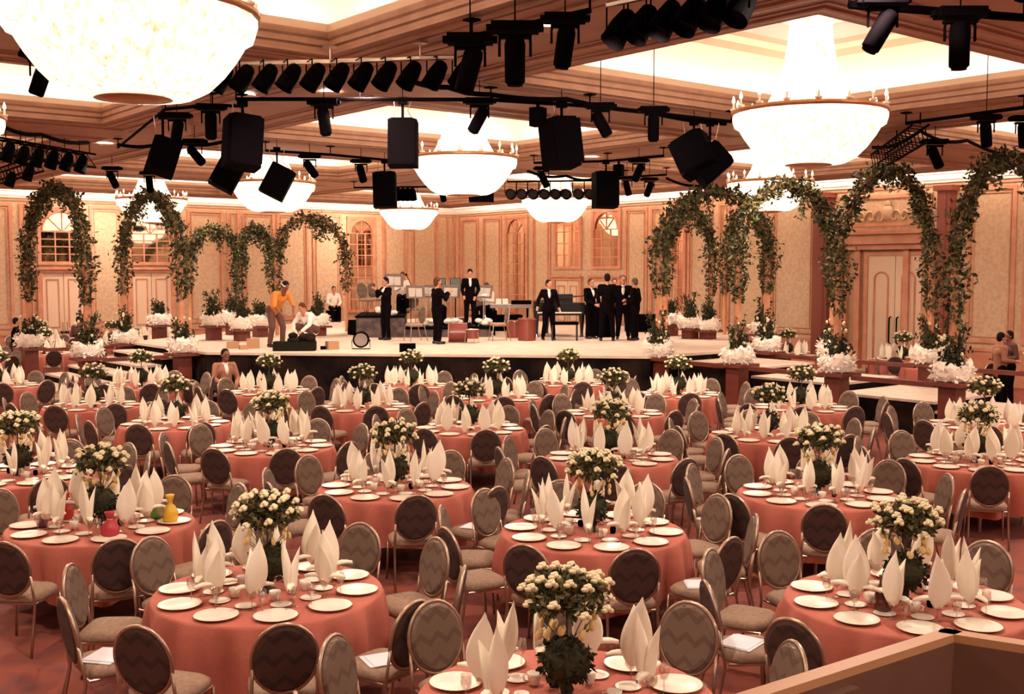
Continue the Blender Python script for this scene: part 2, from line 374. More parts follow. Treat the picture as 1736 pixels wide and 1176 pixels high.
def door(left, a, b, z1=3.05):
    global dn
    dn += 1; P = PL if left else PR; s0, s1 = sorted((sl(a, left), sl(b, left))); m = MB()
    frame(m, P, s0 - .16, s1 + .16, -.1, z1 + .16, .16, .12)
    wbox(m, P, s0 - .2, s1 + .2, .12, .2, z1 + .12, z1 + .2)
    f = m.build('door_%d' % dn, ['mould']); f['kind'] = 'structure'; c = (s0 + s1) / 2
    for q0, q1 in ((s0, c - .01), (c + .01, s1)):
        g = MB(); wbox(g, P, q0, q1, .01, .05, .01, z1)
        frame(g, P, q0 + .14, q1 - .14, .25, 1.0, .035, .075, 1); frame(g, P, q0 + .14, q1 - .14, 1.15, z1 - .2, .035, .075, 1)
        d = g.build('door_leaf', ['cream', 'mould'], f)
        s = c - .08 if q1 < c + .005 else c + .08
        MB().tube([P(s, .05, .95), P(s, .11, .98), P(s, .11, 1.32), P(s, .05, 1.35)], .014, 6).build('door_handle', 'brass', d)
for a, b in ((70, 142), (222, 288)):
    door(True, a, b); window(True, a, b, 3.45, 5.2, True, 3, 4)
window(True, 592, 632, 1.5, 5.25, True, 3, 7)
window(False, 861, 893, 1.3, 5.3, True, 3, 8)
door(False, 944, 984, 2.75); window(False, 944, 984, 3.3, 5.1, False, 3, 4)
door(False, 1008, 1050, 2.75); window(False, 1008, 1050, 3.3, 5.35, True, 3, 4)
window(False, 1130, 1160, 1.3, 5.0, True, 3, 8)
# portal on the right wall
a, b = sl(1590, False), sl(1428, False); m = MB()
zc = onx(1515, XW, 403)[1]
wbox(m, PR, a, b, 0, .45, zc - .18, zc + .10); wbox(m, PR, a - .1, b + .1, 0, .6, zc + .10, zc + .2); wbox(m, PR, a + .1, b - .1, 0, .3, zc - .34, zc - .18)
frame(m, PR, a + .2, b - .2, zc + .35, 5.35, .1, .06)
for px in (1436, 1458, 1540, 1576): s = sl(px, False); wbox(m, PR, s - .09, s + .09, 0, .16, 0, zc - .3)
tn += 1; struct('trim_%d' % tn, m, 'mould')
dn += 1; m = MB(); s0, s1 = sl(1536, False), sl(1502, False); frame(m, PR, sl(1572, False), sl(1468, False), -.1, zc - .4, .12, .1)
dd = m.build('door_%d' % dn, 'mould'); dd['kind'] = 'structure'; c = sl(1520, False)
for q0, q1 in ((sl(1572, False) + .12, c - .01), (c + .01, sl(1468, False) - .12)):
    g = MB(); wbox(g, PR, q0, q1, .01, .06, .01, zc - .52); hw = (q1 - q0) / 2 - .22; cc = (q0 + q1) / 2; zt = zc - 1.0
    g.tube([PR(cc - hw, .07, .4)] + [PR(cc - hw * math.cos(math.pi * k / 12), .07, zt - hw + hw * math.sin(math.pi * k / 12)) for k in range(13)] + [PR(cc + hw, .07, .4)], .03, 6, 1, closed=True)
    d = g.build('door_leaf', ['cream', 'mould'], dd); s = c - .12 if q1 < c + .005 else c + .12
    MB().tube([PR(s, .06, 1.0), PR(s, .14, 1.03), PR(s, .14, 1.75), PR(s, .06, 1.78)], .022, 6).build('door_handle', 'black', d)
m = MB(); cs = sl(1504, False); z = zc + .42       # carved scrollwork
for sg in (-1, 1):
    for k in range(6):
        r = .26 - k * .03; q = cs + sg * (.25 + k * .3)
        m.tube([PR(q + sg * r * (1 - t / 14) * math.cos(t * .5) * .8, .06, z + .18 + r * (1 - t / 14) * math.sin(t * .5)) for t in range(13)], .035, 5)
m.ell(PR(cs, .06, z + .32), (.12, .2, .22)); m.ell(PR(cs, .06, z + .58), (.08, .1, .1))
tn += 1; struct('trim_%d' % tn, m, 'wall', True)
for a, b in ((1388, 1413), (1597, 1619)):
    m = MB(); s0, s1 = sorted((sl(a, False), sl(b, False))); wbox(m, PR, s0, s1, 0, .35, 0, 5.5); wbox(m, PR, s0 - .1, s1 + .1, 0, .42, 0, .3)
    wbox(m, PR, s0 + .12, s1 - .12, .35, .38, .5, 5.3); wbox(m, PR, s0 - .08, s1 + .08, 0, .45, 5.35, 5.5)
    tn += 1; struct('trim_%d' % tn, m, 'column')
def down(x, y, e, size=.3, col=(1, .80, .66)):  # added fill light facing down from the soffit, no fixture modelled
    l = bpy.data.lights.new('ceiling_fill', 'AREA'); l.shape = 'DISK'; l.size = size; l.energy = e; l.color = col
    o = bpy.data.objects.new('ceiling_fill', l); COL.objects.link(o); o.location = (x, y, ZS - .045); return o
for i in range(-1, 3):
    for j in range(-2, 4):
        x = P0[0] + (i + .5) * LA; y = P0[1] + (j + .5) * LB
        e = CEIL_FILL * (.75 if y < 8 and x < 12 else 1)
        if x < XS - .6 and y < YS - .6: down(x, y, e)
        if i >= 0: down(P0[0] + i * LA, min(y, YS - .7), e * .8)
# downlights in the soffit
for px, py in ((178, 243), (1003, 266), (925, 46), (420, 160), (560, 155)):
    p = at(px, py, ZS - .004)
    MBo = MB().lathe([(.17, -.03), (.15, -.035)], 16, 1).lathe([(.15, -.03), (.02, -.028)], 16, 0)
    o = MBo.build('downlight', ['downlight', 'brass'], loc=p)
    tag(o, {178: 'small round downlight glowing near the left lighting truss', 1003: 'small round downlight beside the speaker right of the middle chandelier', 925: 'small round downlight among the fixtures at the top centre', 420: 'small downlight just above the upper left hanging speaker', 560: 'small downlight between the lamp bar and the pipe below'}[px], 'light')
# ---------------------------------------------------------------- chandeliers
RZ = 5.42; RR = 1.09
bowl = MB().lathe([(.05, -.74), (.30, -.745), (.52, -.73), (.66, -.66), (.80, -.52), (.92, -.36), (.985, -.25), (1.0, -.22), (1.06, -.20), (1.09, -.1), (1.09, 0)], 48, 0, cap=False, mod=lambda a, i: 1 + .006 * math.cos(24 * a)).mesh('bowl', 'crystal', True)
tent = MB().lathe([(.70, .02), (.60, .14), (.50, .32), (.42, .52), (.36, .75), (.32, 1.0), (.30, 1.25), (.30, 1.42), (.36, 1.52), (.42, 1.56)], 40, 0, cap=False, mod=lambda a, i: 1 + .012 * math.cos(20 * a)).mesh('tent', 'crystal', True)
hoop = MB().lathe([(1.07, -.03), (1.11, -.03), (1.12, .03), (1.07, .04), (1.07, -.03)], 48, 0, cap=False).mesh('hoop', 'brass', True)
cand = MB().lathe([(.012, 0), (.05, .03), (.055, .05), (.018, .06), (.016, .14)], 8, 0).lathe([(.02, .14), (.028, .17), (.006, .24)], 8, 1).mesh('candle', ['plate', 'bulb'], True)
topr = MB().lathe([(.40, 1.55), (.46, 1.58), (.46, 1.62), (.30, 1.66)], 32).mesh('canopy', 'brass', True)
rod = MB().tube([(0, 0, 1.6), (0, 0, 2.08)], .03, 8).mesh('rod', 'brass')
fin = MB().lathe([(.0, -.80), (.14, -.78), (.34, -.755), (.30, -.74)], 24, 0).mesh('disc', 'brass', True)
CHL = {(0, 0): 'huge lit crystal chandelier filling the upper left corner of the picture', (0, 1): 'crystal chandelier cut off by the left picture edge',
       (1, 0): 'large lit crystal chandelier at upper right, its brass rim seen from below', (1, 1): 'lit crystal chandelier hanging above the middle of the stage between two speakers',
       (1, 2): 'crystal chandelier partly hidden by a small tilted speaker, left of the stage', (2, 2): 'crystal chandelier right of centre with a row of round lamps above it',
       (2, 3): 'farthest crystal chandelier, near the corner of the two walls', (2, 1): 'crystal chandelier directly behind the large upper right one, above the leafy arches',
       (1, 3): 'crystal chandelier behind the leafy arch at left', (2, 0): 'crystal chandelier out beyond the right picture edge', (0, 2): 'crystal chandelier out beyond the left picture edge'}
for (i, j), lb in CHL.items():
    x, y = cen(i, j)
    t = thing('chandelier', lb, 'chandelier', (x, y, RZ), RAD(20 * i + 7 * j), 'crystal chandeliers')
    for n, me in (('crystal_bowl', bowl), ('crystal_tent', tent), ('brass_hoop', hoop), ('canopy_ring', topr), ('hanging_rod', rod), ('bottom_disc', fin)): obj(n, me, t)
    for k in range(16):
        a = 2 * math.pi * k / 16; obj('candle', cand, t, (1.08 * math.cos(a), 1.08 * math.sin(a), .02))
# ---------------------------------------------------------------- banquet chair prototype (faces +Y, origin on floor under the seat)
TILT = Matrix.Translation((0, -.20, .47)) @ Matrix.Rotation(RAD(10), 4, 'X')
def oval(a, b, n, y=0, z0=0): return [(a * math.cos(2 * math.pi * k / n), y, z0 + b * math.sin(2 * math.pi * k / n)) for k in range(n)]
def padmesh(y0, y1, a, b, n=28, z0=.25):
    v = oval(a * .9, b * .9, n, y1, z0) + oval(a, b, n, (y0 + y1) / 2, z0) + oval(a, b, n, y0, z0)
    f = [tuple(range(n)), tuple(range(3 * n - 1, 2 * n - 1, -1))] + [(k * n + j, (k + 1) * n + j, (k + 1) * n + (j + 1) % n, k * n + (j + 1) % n) for k in (0, 1) for j in range(n)]
    return MB().add(v, f, 0, TILT)
def chairparts():
    d = {}
    d['backrest'] = (padmesh(0, .035, .195, .225), 'padf')
    d['back_panel'] = (padmesh(0, -.018, .195, .225), 'padb')
    d['back_frame'] = (MB().tube(oval(.205, .235, 28, .004, .25), .014, 8, closed=True, X=TILT).box((-.045, -.012, .455), (.045, .03, .462), 0, TILT), 'gold')
    n = 20; s = MB()
    def rr(k, z, g): a = 2 * math.pi * k / n; c, q = math.cos(a), math.sin(a); e = .45; return ((.215 * g) * abs(c) ** e * (1 if c > 0 else -1), .03 + (.21 * g) * abs(q) ** e * (1 if q > 0 else -1), z)
    v = [rr(k, .425, .97) for k in range(n)] + [rr(k, .435, 1) for k in range(n)] + [rr(k, .47, 1) for k in range(n)] + [rr(k, .495, .86) for k in range(n)]
    s.add(v, [tuple(range(n - 1, -1, -1)), tuple(3 * n + k for k in range(n))] + [(q * n + k, q * n + (k + 1) % n, (q + 1) * n + (k + 1) % n, (q + 1) * n + k) for q in range(3) for k in range(n)])
    d['seat'] = (s, 'seat')
    d['seat_frame'] = (MB().tube([(-.20, .21, .415), (.20, .21, .415), (.20, -.16, .415), (-.20, -.16, .415)], .011, 6, closed=True), 'gold')
    legs = []
    for sx in (-1, 1):
        legs.append(MB().tube([(sx * .20, .21, .415), (sx * .205, .225, .2), (sx * .215, .24, .0)], .011, 6))
        up = TILT @ Vector((sx * .20, 0, .20))
        legs.append(MB().tube([up, TILT @ Vector((sx * .205, 0, .0)), (sx * .205, -.19, .40), (sx * .21, -.23, .2), (sx * .215, -.28, .0)], .012, 6))
    return d, legs
cdp, clg = chairparts()
CM = {n: mb.mesh(n, m, n in ('seat', 'back_frame')) for n, (mb, m) in cdp.items()}
CL = [l.mesh('leg', 'gold', True) for l in clg]
one = MB(); mats = []
for n, (mb, m) in cdp.items():
    if m not in mats: mats.append(m)
    one.add(mb.v, mb.f, mats.index(m))
for l in clg: one.add(l.v, l.f, mats.index('gold'))
CHAIR1 = one.mesh('chair', mats)
def chair(loc, rz, label, group, full=True, cat='chair'):
    if not full:
        o = obj('banquet_chair', CHAIR1, None, loc, rz); return tag(o, label, cat, group)
    t = thing('banquet_chair', label, cat, loc, rz, group)
    for n, me in CM.items():
        o = obj(n, me, t)
        if n == 'back_panel': o['label'] = 'dark brown patterned back panel'
    for l in CL: obj('leg', l, t)
    return t
# ---------------------------------------------------------------- table things
TR = .84
def cloth_mesh(seed):
    r = random.Random(seed); n = 120; ph = [r.random() * 6.3 for _ in range(4)]; ks = [r.choice((13, 15, 16)), r.choice((21, 23)), r.choice((26, 29)), 5]
    prof = [(0, .757, 0), (.5, .757, 0), (TR - .02, .757, 0), (TR, .752, 0), (TR + .008, .735, .05), (TR + .02, .67, .4), (TR + .024, .55, .75), (TR + .026, .40, 1), (TR + .026, .26, 1.1)]
    v = []; f = []
    for i, (q, z, w) in enumerate(prof):
        for k in range(n):
            a = 2 * math.pi * k / n
            s = .6 * math.sin(ks[0] * a + ph[0]) + .35 * math.sin(ks[1] * a + ph[1]) + .2 * math.sin(ks[2] * a + ph[2]) + .25 * math.sin(ks[3] * a + ph[3])
            rad = q + w * (.045 * s +   .032 * max(-.2, math.sin(ks[0] * a + ph[0])) ** 3 if s > -9 else 0); zz = z + (.03 * w * math.sin(4 * a + ph[3]) if i == 8 else 0)
            v.append((rad * math.cos(a), rad * math.sin(a), zz))
    for i in range(len(prof) - 1): f += [(i * n + k, i * n + (k + 1) % n, (i + 1) * n + (k + 1) % n, (i + 1) * n + k) for k in range(n)]
    return MB().add(v, [t[::-1] for t in f]).mesh('cloth', 'cloth', True)
CLOTH = [cloth_mesh(s) for s in (1, 2, 3, 4)]
TT = MB().lathe([(TR - .03, .715), (TR - .02, .72), (TR - .02, .748)], 40).mesh('tabletop', 'wood')
TL = MB().tube([(0, 0, 0), (0, 0, .72)], .018, 8).mesh('leg', 'steel')
def napkin_mesh(seed):
    r = random.Random(seed); mb = MB()
    def flame(h, w, lean, twist, z0, y0):
        n = 10; m = 12; v = []; f = []
        for i in range(m + 1):
            t = i / m; ww = w * max(.03, (math.sin(math.pi * min(1, t * 1.02 + .02) ** .85)) ** .8 * (1 - .25 * t)) if i < m else .002
            ww = max(ww, .012 if i < m else .002)
            if i == 0: ww = .018
            for k in range(n):
                a = 2 * math.pi * k / n; x = ww * math.cos(a); y = ww * .38 * math.sin(a) + .25 * abs(x)
                ca, sa = math.cos(twist * t), math.sin(twist * t)
                v.append((x * ca - y * sa + lean[0] * t * t, y0 + x * sa + y * ca + lean[1] * t * t, z0 + h * t))
        for i in range(m): f += [(i * n + k, i * n + (k + 1) % n, (i + 1) * n + (k + 1) % n, (i + 1) * n + k) for k in range(n)]
        mb.add(v, f)
    flame(.34, .082, (r.uniform(-.03, .03), .02), r.uniform(-.5, .5), .10, .01)
    flame(.27, .062, (r.uniform(-.05, .05), -.05), r.uniform(-.6, .6), .10, -.012)
    for s in (-1, 1):           # side wings hanging over the glass rim
        L = r.uniform(.11, .14); v = []; n = 6
        for i in range(5):
            t = i / 4; ww = .028 * math.sin(math.pi * (.15 + .8 * t))
            for k in range(n):
                a = 2 * math.pi * k / n; v.append((s * (.01 + L * t), ww * math.cos(a), .15 - .02 * t * t + .012 * math.sin(a) + .02 * math.sin(t * 2)))
        mb.add(v, [(i * n + k, i * n + (k + 1) % n, (i + 1) * n + (k + 1) % n, (i + 1) * n + k) for i in range(4) for k in range(n)])
    return mb.mesh('napkin', 'napkin', True)
NAP = [napkin_mesh(s) for s in range(5)]
def gob(h=.15, r=.037):
    return MB().lathe([(.034, 0), (.034, .004), (.006, .012), (.005, h * .45), (.02, h * .5), (r, h * .68), (r * .95, h), (r * .9, h), (r * .93, h * .7), (.015, h * .54)], 14, cap=True)
GOB = gob().mesh('goblet', 'glass', True); WINE = gob(.17, .032).mesh('wine_glass', 'glass', True)
PLATE = MB().lathe([(.08, 0), (.10, .003), (.150, .016), (.156, .019), (.150, .021), (.105, .009), (.0, .007)], 28, 0, cap=False).lathe([(.1555, .0185), (.158, .0205), (.153, .0222)], 28, 1, cap=False).mesh('plate', ['plate', 'rim'], True)
BREAD = MB().lathe([(.04, 0), (.05, .002), (.078, .011), (.074, .013), (.05, .006), (.0, .005)], 20, 0, cap=False).mesh('bread_plate', 'plate', True)
CUP = MB().lathe([(.02, 0), (.03, .01), (.04, .05), (.043, .075), (.039, .075), (.035, .05), (.0, .015)], 14).tube([(.04, 0, .06), (.066, 0, .055), (.06, 0, .025), (.036, 0, .02)], .005, 6).mesh('cup', 'plate', True)
DARKC = MB().lathe([(.018, 0), (.026, .01), (.028, .05), (.02, .06)], 10).mesh('candle_pot', 'black', True)
# tall flower centrepiece
ball = MB(); r = random.Random(3); ball.ell((0, 0, .21), (.13, .13, .115), 14, 10)
for _ in range(260):
    d = Vector((r.gauss(0, 1), r.gauss(0, 1), r.gauss(0, 1))).normalized(); ball.leaf((d.x * .13, d.y * .13, .21 + d.z * .12), .055, r)
BALL = ball.mesh('moss_ball', 'leafd')
POT = MB().lathe([(.06, 0), (.065, .01), (.03, .03), (.035, .10), (.05, .12)], 14).mesh('pot', 'blackg', True)
STEM = MB().tube([(0, 0, .08), (.005, 0, .35), (0, .005, .66)], .007, 6).mesh('stem', 'stem', True)
def crown_mesh(seed):
    r = random.Random(seed); m = MB()
    for _ in range(620):
        d = Vector((r.gauss(0, 1), r.gauss(0, 1), r.gauss(0, .8))).normalized() * (r.random() ** .4)
        m.leaf((d.x * .22, d.y * .22, .60 + d.z * .115 - .05 * (d.x * d.x + d.y * d.y)), r.uniform(.04, .075), r, 0 if r.random() < .6 else 1)
    for _ in range(9):
        a = r.random() * 6.3; m.tube([(0, 0, .52), (.12 * math.cos(a), .12 * math.sin(a), .58), (.22 * math.cos(a), .22 * math.sin(a), .62)], .003, 4, 1)
    return m.mesh('foliage', ['leaf', 'leafd'])
CROWN = [crown_mesh(11), crown_mesh(12)]
def bloss(r, s=1): 
    m = MB()
    for q in range(7):
        a = q * 2.4; rr = .006 + .003 * q; m.ell((rr * math.cos(a), rr * math.sin(a), .004 * (3 - q)), (.017 * s, .017 * s, .013 * s), 6, 4)
    return m.mesh('blossom', 'flower', True)
BLO = bloss(R)
YEL = MB().ell((0, 0, 0), (.022, .016, .028), 7, 5).ell((.015, 0, .01), (.016, .012, .02), 7, 5).mesh('yellow_bloom', 'flowery', True)
def crownpts(seed):
    r = random.Random(seed); out = []
    for k in range(20):
        a = k * 2.4; q = math.sqrt((k + .5) / 20); out.append((.235 * q * math.cos(a) + r.uniform(-.02, .02), .235 * q * math.sin(a) + r.uniform(-.02, .02), .595 + .115 * math.sqrt(max(0, 1 - q * q * .9)) + r.uniform(-.03, .02)))
    for k in range(9):
        a = k * .7 + .2; out.append((.235 * math.cos(a), .235 * math.sin(a), .57 + r.uniform(-.05, .05)))
    return out
CP = [crownpts(5), crownpts(6)]
fl = MB()
for p in CP[0]: fl.ell(p, (.028, .028, .022), 6, 4)
FAR = fl.mesh('blossoms', 'flower', True)
def centrepiece(loc, lb, q, near, s=1.0):
    t = thing('flower_centrepiece', lb, 'flower arrangement', loc, q * 1.3, 'tall flower centrepieces'); t.scale = (s, s, s)
    obj('pot', POT, t); obj('moss_ball', BALL, t); obj('stem', STEM, t)
    f = obj('foliage', CROWN[q % 2], t)
    if near:
        for k, p in enumerate(CP[q % 2]): o = obj('blossom', BLO, f, p); o.scale = (1.0,) * 3
        for k in range(12):
            a = k * 1.9; o = obj('yellow_bloom', YEL, t, (.15 * math.cos(a), .15 * math.sin(a), .36 + .03 * (k % 4)))
        m = MB()
        for k in range(12): a = k * 1.9; m.tube([(0, 0, .26), (.15 * math.cos(a), .15 * math.sin(a), .36 + .03 * (k % 4))], .003, 4)
        m.build('yellow_bloom_stems', 'stem', t)
    else:
        obj('blossoms', FAR, f)
    return t
# tables: pixel of the centre of the tabletop, phrase
TB = [
 (960, 1187, 'cut-off table at bottom centre', 1.2), (455, 1003, 'big table at lower left', 4), (1533, 1020, 'table behind the brown parapet corner', 9),
 (1005, 901, 'second row table right of centre', 14), (172, 890, 'left table with coloured pouches', 5), (1387, 838, 'table just above the parapet corner', 3),
 (670, 827, 'round table left of centre', 8), (32, 806, 'left edge table above the pouches', 11), (1655, 784, 'right edge table nearer the camera', 6),
 (1036, 776, 'table straight behind the second row one', 2), (460, 758, 'table behind the left-of-centre one', 7),
 (1303, 739, 'table below the right steps, nearer centre', 12), (796, 728, 'middle table below the red drums', 10), (1668, 722, 'right edge table nearer the steps', 3),
 (298, 719, 'table in line with the tan-jacketed sitter', 15), (1040, 701, 'table below the tuxedo group', 5), (615, 691, 'third table off the stage, centre left', 9),
 (1358, 692, 'table touching the right steps', 1), (158, 689, 'table in front of the left steps', 13), (842, 675, 'second table off the stage, centre', 4),
 (1150, 669, 'table by the front right stage corner', 8), (457, 665, 'table beside the tan-jacketed sitter', 2), (698, 655, 'stage front table, centre left', 6),
 (963, 651, 'stage front table below the piano', 11), (240, 655, 'table beside the front left stage corner', 7), (-5, 655, 'left edge table by the leafy arch', 3),
]
placed = []     # chair spots taken
tcent = [at(x, y, .75) for x, y, _, _ in TB]
NAMES12 = {0: 'six', 1: 'five', 2: 'four', 3: 'three', 4: 'two', 5: 'one', 6: 'twelve', 7: 'eleven', 8: 'ten', 9: 'nine', 10: 'eight', 11: 'seven'}
def clock(p, c):
    d = (p - c); d.z = 0
    fwd = Vector((c.x, c.y, 0)).normalized(); rt = Vector((fwd.y, -fwd.x, 0))
    a = math.degrees(math.atan2(d.dot(rt), -d.dot(fwd))) % 360
    return a
def visible(p, m=60):
    v = p - Vector((0, 0, CH)); d = v.dot(FW)
    if d < .5: return False
    x = 868 + FPX * v.dot(RT) / d; y = 588 - FPX * v.dot(UP) / d
    return -m < x < 1736 + m and y < 1176 + m
STP = [(10.9, 25.0), (18.2, 17.55), (22.2, 17.55), (27.4, 22.5), (27.4, 37.2), (20.0, 37.2), (13.5, 31.8), (10.9, 30.1)]
def instage(x, y):
    n = len(STP); s = False
    for i in range(n):
        (x0, y0), (x1, y1) = STP[i], STP[(i + 1) % n]
        if (y0 > y) != (y1 > y) and x < (x1 - x0) * (y - y0) / (y1 - y0) + x0: s = not s
    return s
def rect_hit(p):   # keep chairs off the stage, steps and the parapet
    x, y = p.x, p.y
    for qx, qd in ((134, 34.5), (158, 34.2), (1697, 24.9), (1712, 25.6), (27, 33.5), (58, 34.2), (381, 24.1)):
        w = atd(qx, 600, qd)
        if math.hypot(w.x - x, w.y - y) < .62: return True
    for k in range(8):
        if instage(x + .45 * math.cos(k * .785), y + .45 * math.sin(k * .785)): return True
    if 18.0 < x < 22.3 and 5 < y < 17.9: return True
    if 7.2 < x < 11.2 and 25.4 < y < 30.2: return True
    return False
for ti, (px, py, ph, ang) in enumerate(TB):
    c = tcent[ti].copy(); c.z = 0; d = depth(c); near = d < 15.5
    t = thing('round_table', 'folding table under the cloth, ' + ph, 'table', c, 0, 'round banquet tables')
    obj('tabletop', TT, t)
    for k in range(4): obj('leg', TL, t, (.55 * math.cos(k * 1.571 + .6), .55 * math.sin(k * 1.571 + .6), 0))
    tag(obj('tablecloth', CLOTH[ti % 4], None, c, R.random() * 6), 'salmon tablecloth, ' + ph, 'tablecloth', 'salmon tablecloths')
    base = math.atan2(-c.y, -c.x) + RAD(ang)
    z = .7585
    for k in range(10):
        a = base + k * math.pi / 5; u = Vector((math.cos(a), math.sin(a), 0)); sp = c + u * (1.17 + R.uniform(-.03, .05))
        hr = NAMES12[int(round(clock(c + u, c) / 30)) % 12]
        if visible(sp + Vector((0, 0, .9)), 40):
            if all((sp - q).length > .52 for q in placed) and all((sp - Vector((w.x, w.y, 0))).length > 1.13 for w in tcent) and not rect_hit(sp):
                placed.append(sp.copy())
                chair(sp, a + math.pi / 2 + R.uniform(-.08, .08), 'banquet chair at %s o\'clock, %s' % (hr, ph), 'oval backed chairs round the banquet tables', d < 19)
        if not visible(c + u * .6 + Vector((0, 0, .9)), 20): continue
        p = c + u * .665; p.z = z
        o = obj('dinner_plate', PLATE, None, p, a); tag(o, 'dinner plate at %s o\'clock, %s' % (hr, ph), 'plate', 'plates laid on the banquet tables')
        a2 = a + math.pi / 10; p = c + Vector((math.cos(a2), math.sin(a2), 0)) * .47; p.z = z
        if near:
            tag(obj('water_goblet', GOB, None, p), 'goblet under a napkin, %s o\'clock, %s' % (hr, ph), 'glass', 'goblets on the banquet tables')
            a3 = a + .15; q = c + Vector((math.cos(a3), math.sin(a3), 0)) * .40; q.z = z
            tag(obj('bread_plate', BREAD, None, q), 'small side plate, %s o\'clock, %s' % (hr, ph), 'plate', 'side plates on the banquet tables')
            if k % 2 == 0:
                q = c + Vector((math.cos(a3 - .05), math.sin(a3 - .05), 0)) * .27; q.z = z
                tag(obj('coffee_cup', CUP, None, q, R.random() * 6), 'white cup, %s o\'clock, %s' % (hr, ph), 'cup', 'cups on the banquet tables')
            a4 = a2 + .17; q = c + Vector((math.cos(a4), math.sin(a4), 0)) * .56; q.z = z
            tag(obj('wine_glass', WINE, None, q), 'empty wine glass, %s o\'clock, %s' % (hr, ph), 'glass', 'wine glasses on the banquet tables')
        o = obj('folded_napkin', NAP[(k * 3 + ti) % 5], None, p, R.random() * 6.3); s = R.uniform(1.0, 1.12); o.scale = (1.15 * s, 1.15 * s, 1.12 * s)
        o.location.z = z - .02 if near else z - .10
        if near: o.rotation_euler.x = R.uniform(-.08, .08); o.rotation_euler.y = R.uniform(-.08, .08)
        tag(o, 'peaked cream napkin, %s o\'clock, %s' % (hr, ph), 'napkin', 'peaked napkins on the banquet tables')
    if near:
        for k in range(2):
            a = base + .9 + k * 2.6; q = c + Vector((math.cos(a), math.sin(a), 0)) * .2; q.z = z
            tag(obj('candle_pot', DARKC, None, q), 'small black pot %s the flowers, %s' % (('left of', 'right of')[k], ph), 'pot', 'small black pots by the flowers')
    centrepiece(Vector((c.x, c.y, z)), 'tall cream carnation centrepiece, ' + ph, ti, near, 1.04)
# far tables beyond the stage wings
FT = [(-35, 612, 'left'), (15, 592, 'left'), (62, 580, 'left'), (118, 590, 'left'), (190, 583, 'left'), (255, 588, 'left'), (262, 573, 'left'), (335, 575, 'left'), (150, 572, 'left'), (75, 600, 'left'),
      (1335, 603, 'right'), (1400, 612, 'right'), (1460, 604, 'right'), (1530, 610, 'right'), (1590, 622, 'right'), (1650, 612, 'right'), (1760, 612, 'right'), (1510, 628, 'right'), (1745, 640, 'right'), (1290, 596, 'right')]
NL = 10
fc = MB(); fn = MB(); fp = MB(); n1 = NAP[0]
def addmesh(mb, me, X, mi=None):
    o = len(mb.v); mb.v += [tuple(X @ v.co) for v in me.vertices]
    for p in me.polygons: mb.f.append(tuple(i + o for i in p.vertices)); mb.m.append(p.material_index if mi is None else mi)
fcc = [at(x, y, .75) for x, y, _ in FT]; spots = []; fdone = []
for w in fcc: w.x = min(w.x, XW - 1.9); w.y = min(w.y, YW - 1.9); w.z = 0
for ti, (px, py, sd) in enumerate(FT):
    c = fcc[ti].copy()
    c.x = min(c.x, XW - 1.9); c.y = min(c.y, YW - 1.9); c.z = 0
    if any((c - w).length < 2.15 for w in fdone) or instage(c.x, c.y) or rect_hit(c): continue
    fdone.append(c.copy())
    wh = '%s of the %s background tables from the %s' % (['first', 'second', 'third', 'fourth', 'fifth', 'sixth', 'seventh', 'eighth', 'ninth', 'tenth', 'eleventh'][sum(1 for w in FT if w[2] == sd and w[0] < px)], sd, 'left')
    t = thing('round_table', 'far round table, ' + wh, 'table', c, 0, 'round banquet tables'); obj('tabletop', TT, t)
    for k in range(4): obj('leg', TL, t, (.55 * math.cos(k * 1.571 + .6), .55 * math.sin(k * 1.571 + .6), 0))
    tag(obj('tablecloth', CLOTH[ti % 4], None, c), 'far salmon cloth, ' + wh, 'tablecloth', 'salmon tablecloths')
    for k in range(10):
        a = k * math.pi / 5 + ti; u = Vector((math.cos(a), math.sin(a), 0)); sp = c + u * 1.2
        if sp.x < XW - .6 and sp.y < YW - .6 and not rect_hit(sp) and all((sp - q).length > .5 for q in spots) and all((sp - Vector((w.x, w.y, 0))).length > 1.12 for w in fcc):
            spots.append(sp); addmesh(fc, CHAIR1, Matrix.Translation(sp) @ Matrix.Rotation(a + math.pi / 2, 4, 'Z'))
        p = c + u * .5; addmesh(fn, NAP[k % 5], Matrix.Translation((p.x, p.y, .66)) @ Matrix.Rotation(k * 2., 4, 'Z') @ Matrix.Scale(1.25, 4))
        p = c + u * .66; addmesh(fp, PLATE, Matrix.Translation((p.x, p.y, .7585)))
    if ti % 2 == 0 or ti > 8: centrepiece(Vector((c.x, c.y, .7585)), 'far flower centrepiece, ' + wh, ti, False, 1.05)
for mb, n, ms, lb, ct in ((fc, 'banquet_chairs', mats, 'rows of banquet chairs round the tables in the far background', 'chairs'), (fn, 'folded_napkins', ['napkin'], 'cream napkins crowding the tables in the far background', 'napkins'),
                     (fp, 'dinner_plates', ['plate', 'rim'], 'white plates laid on the tables in the far background', 'plates')):
    o = mb.build(n, ms); tag(o, lb, ct); o['kind'] = 'stuff'
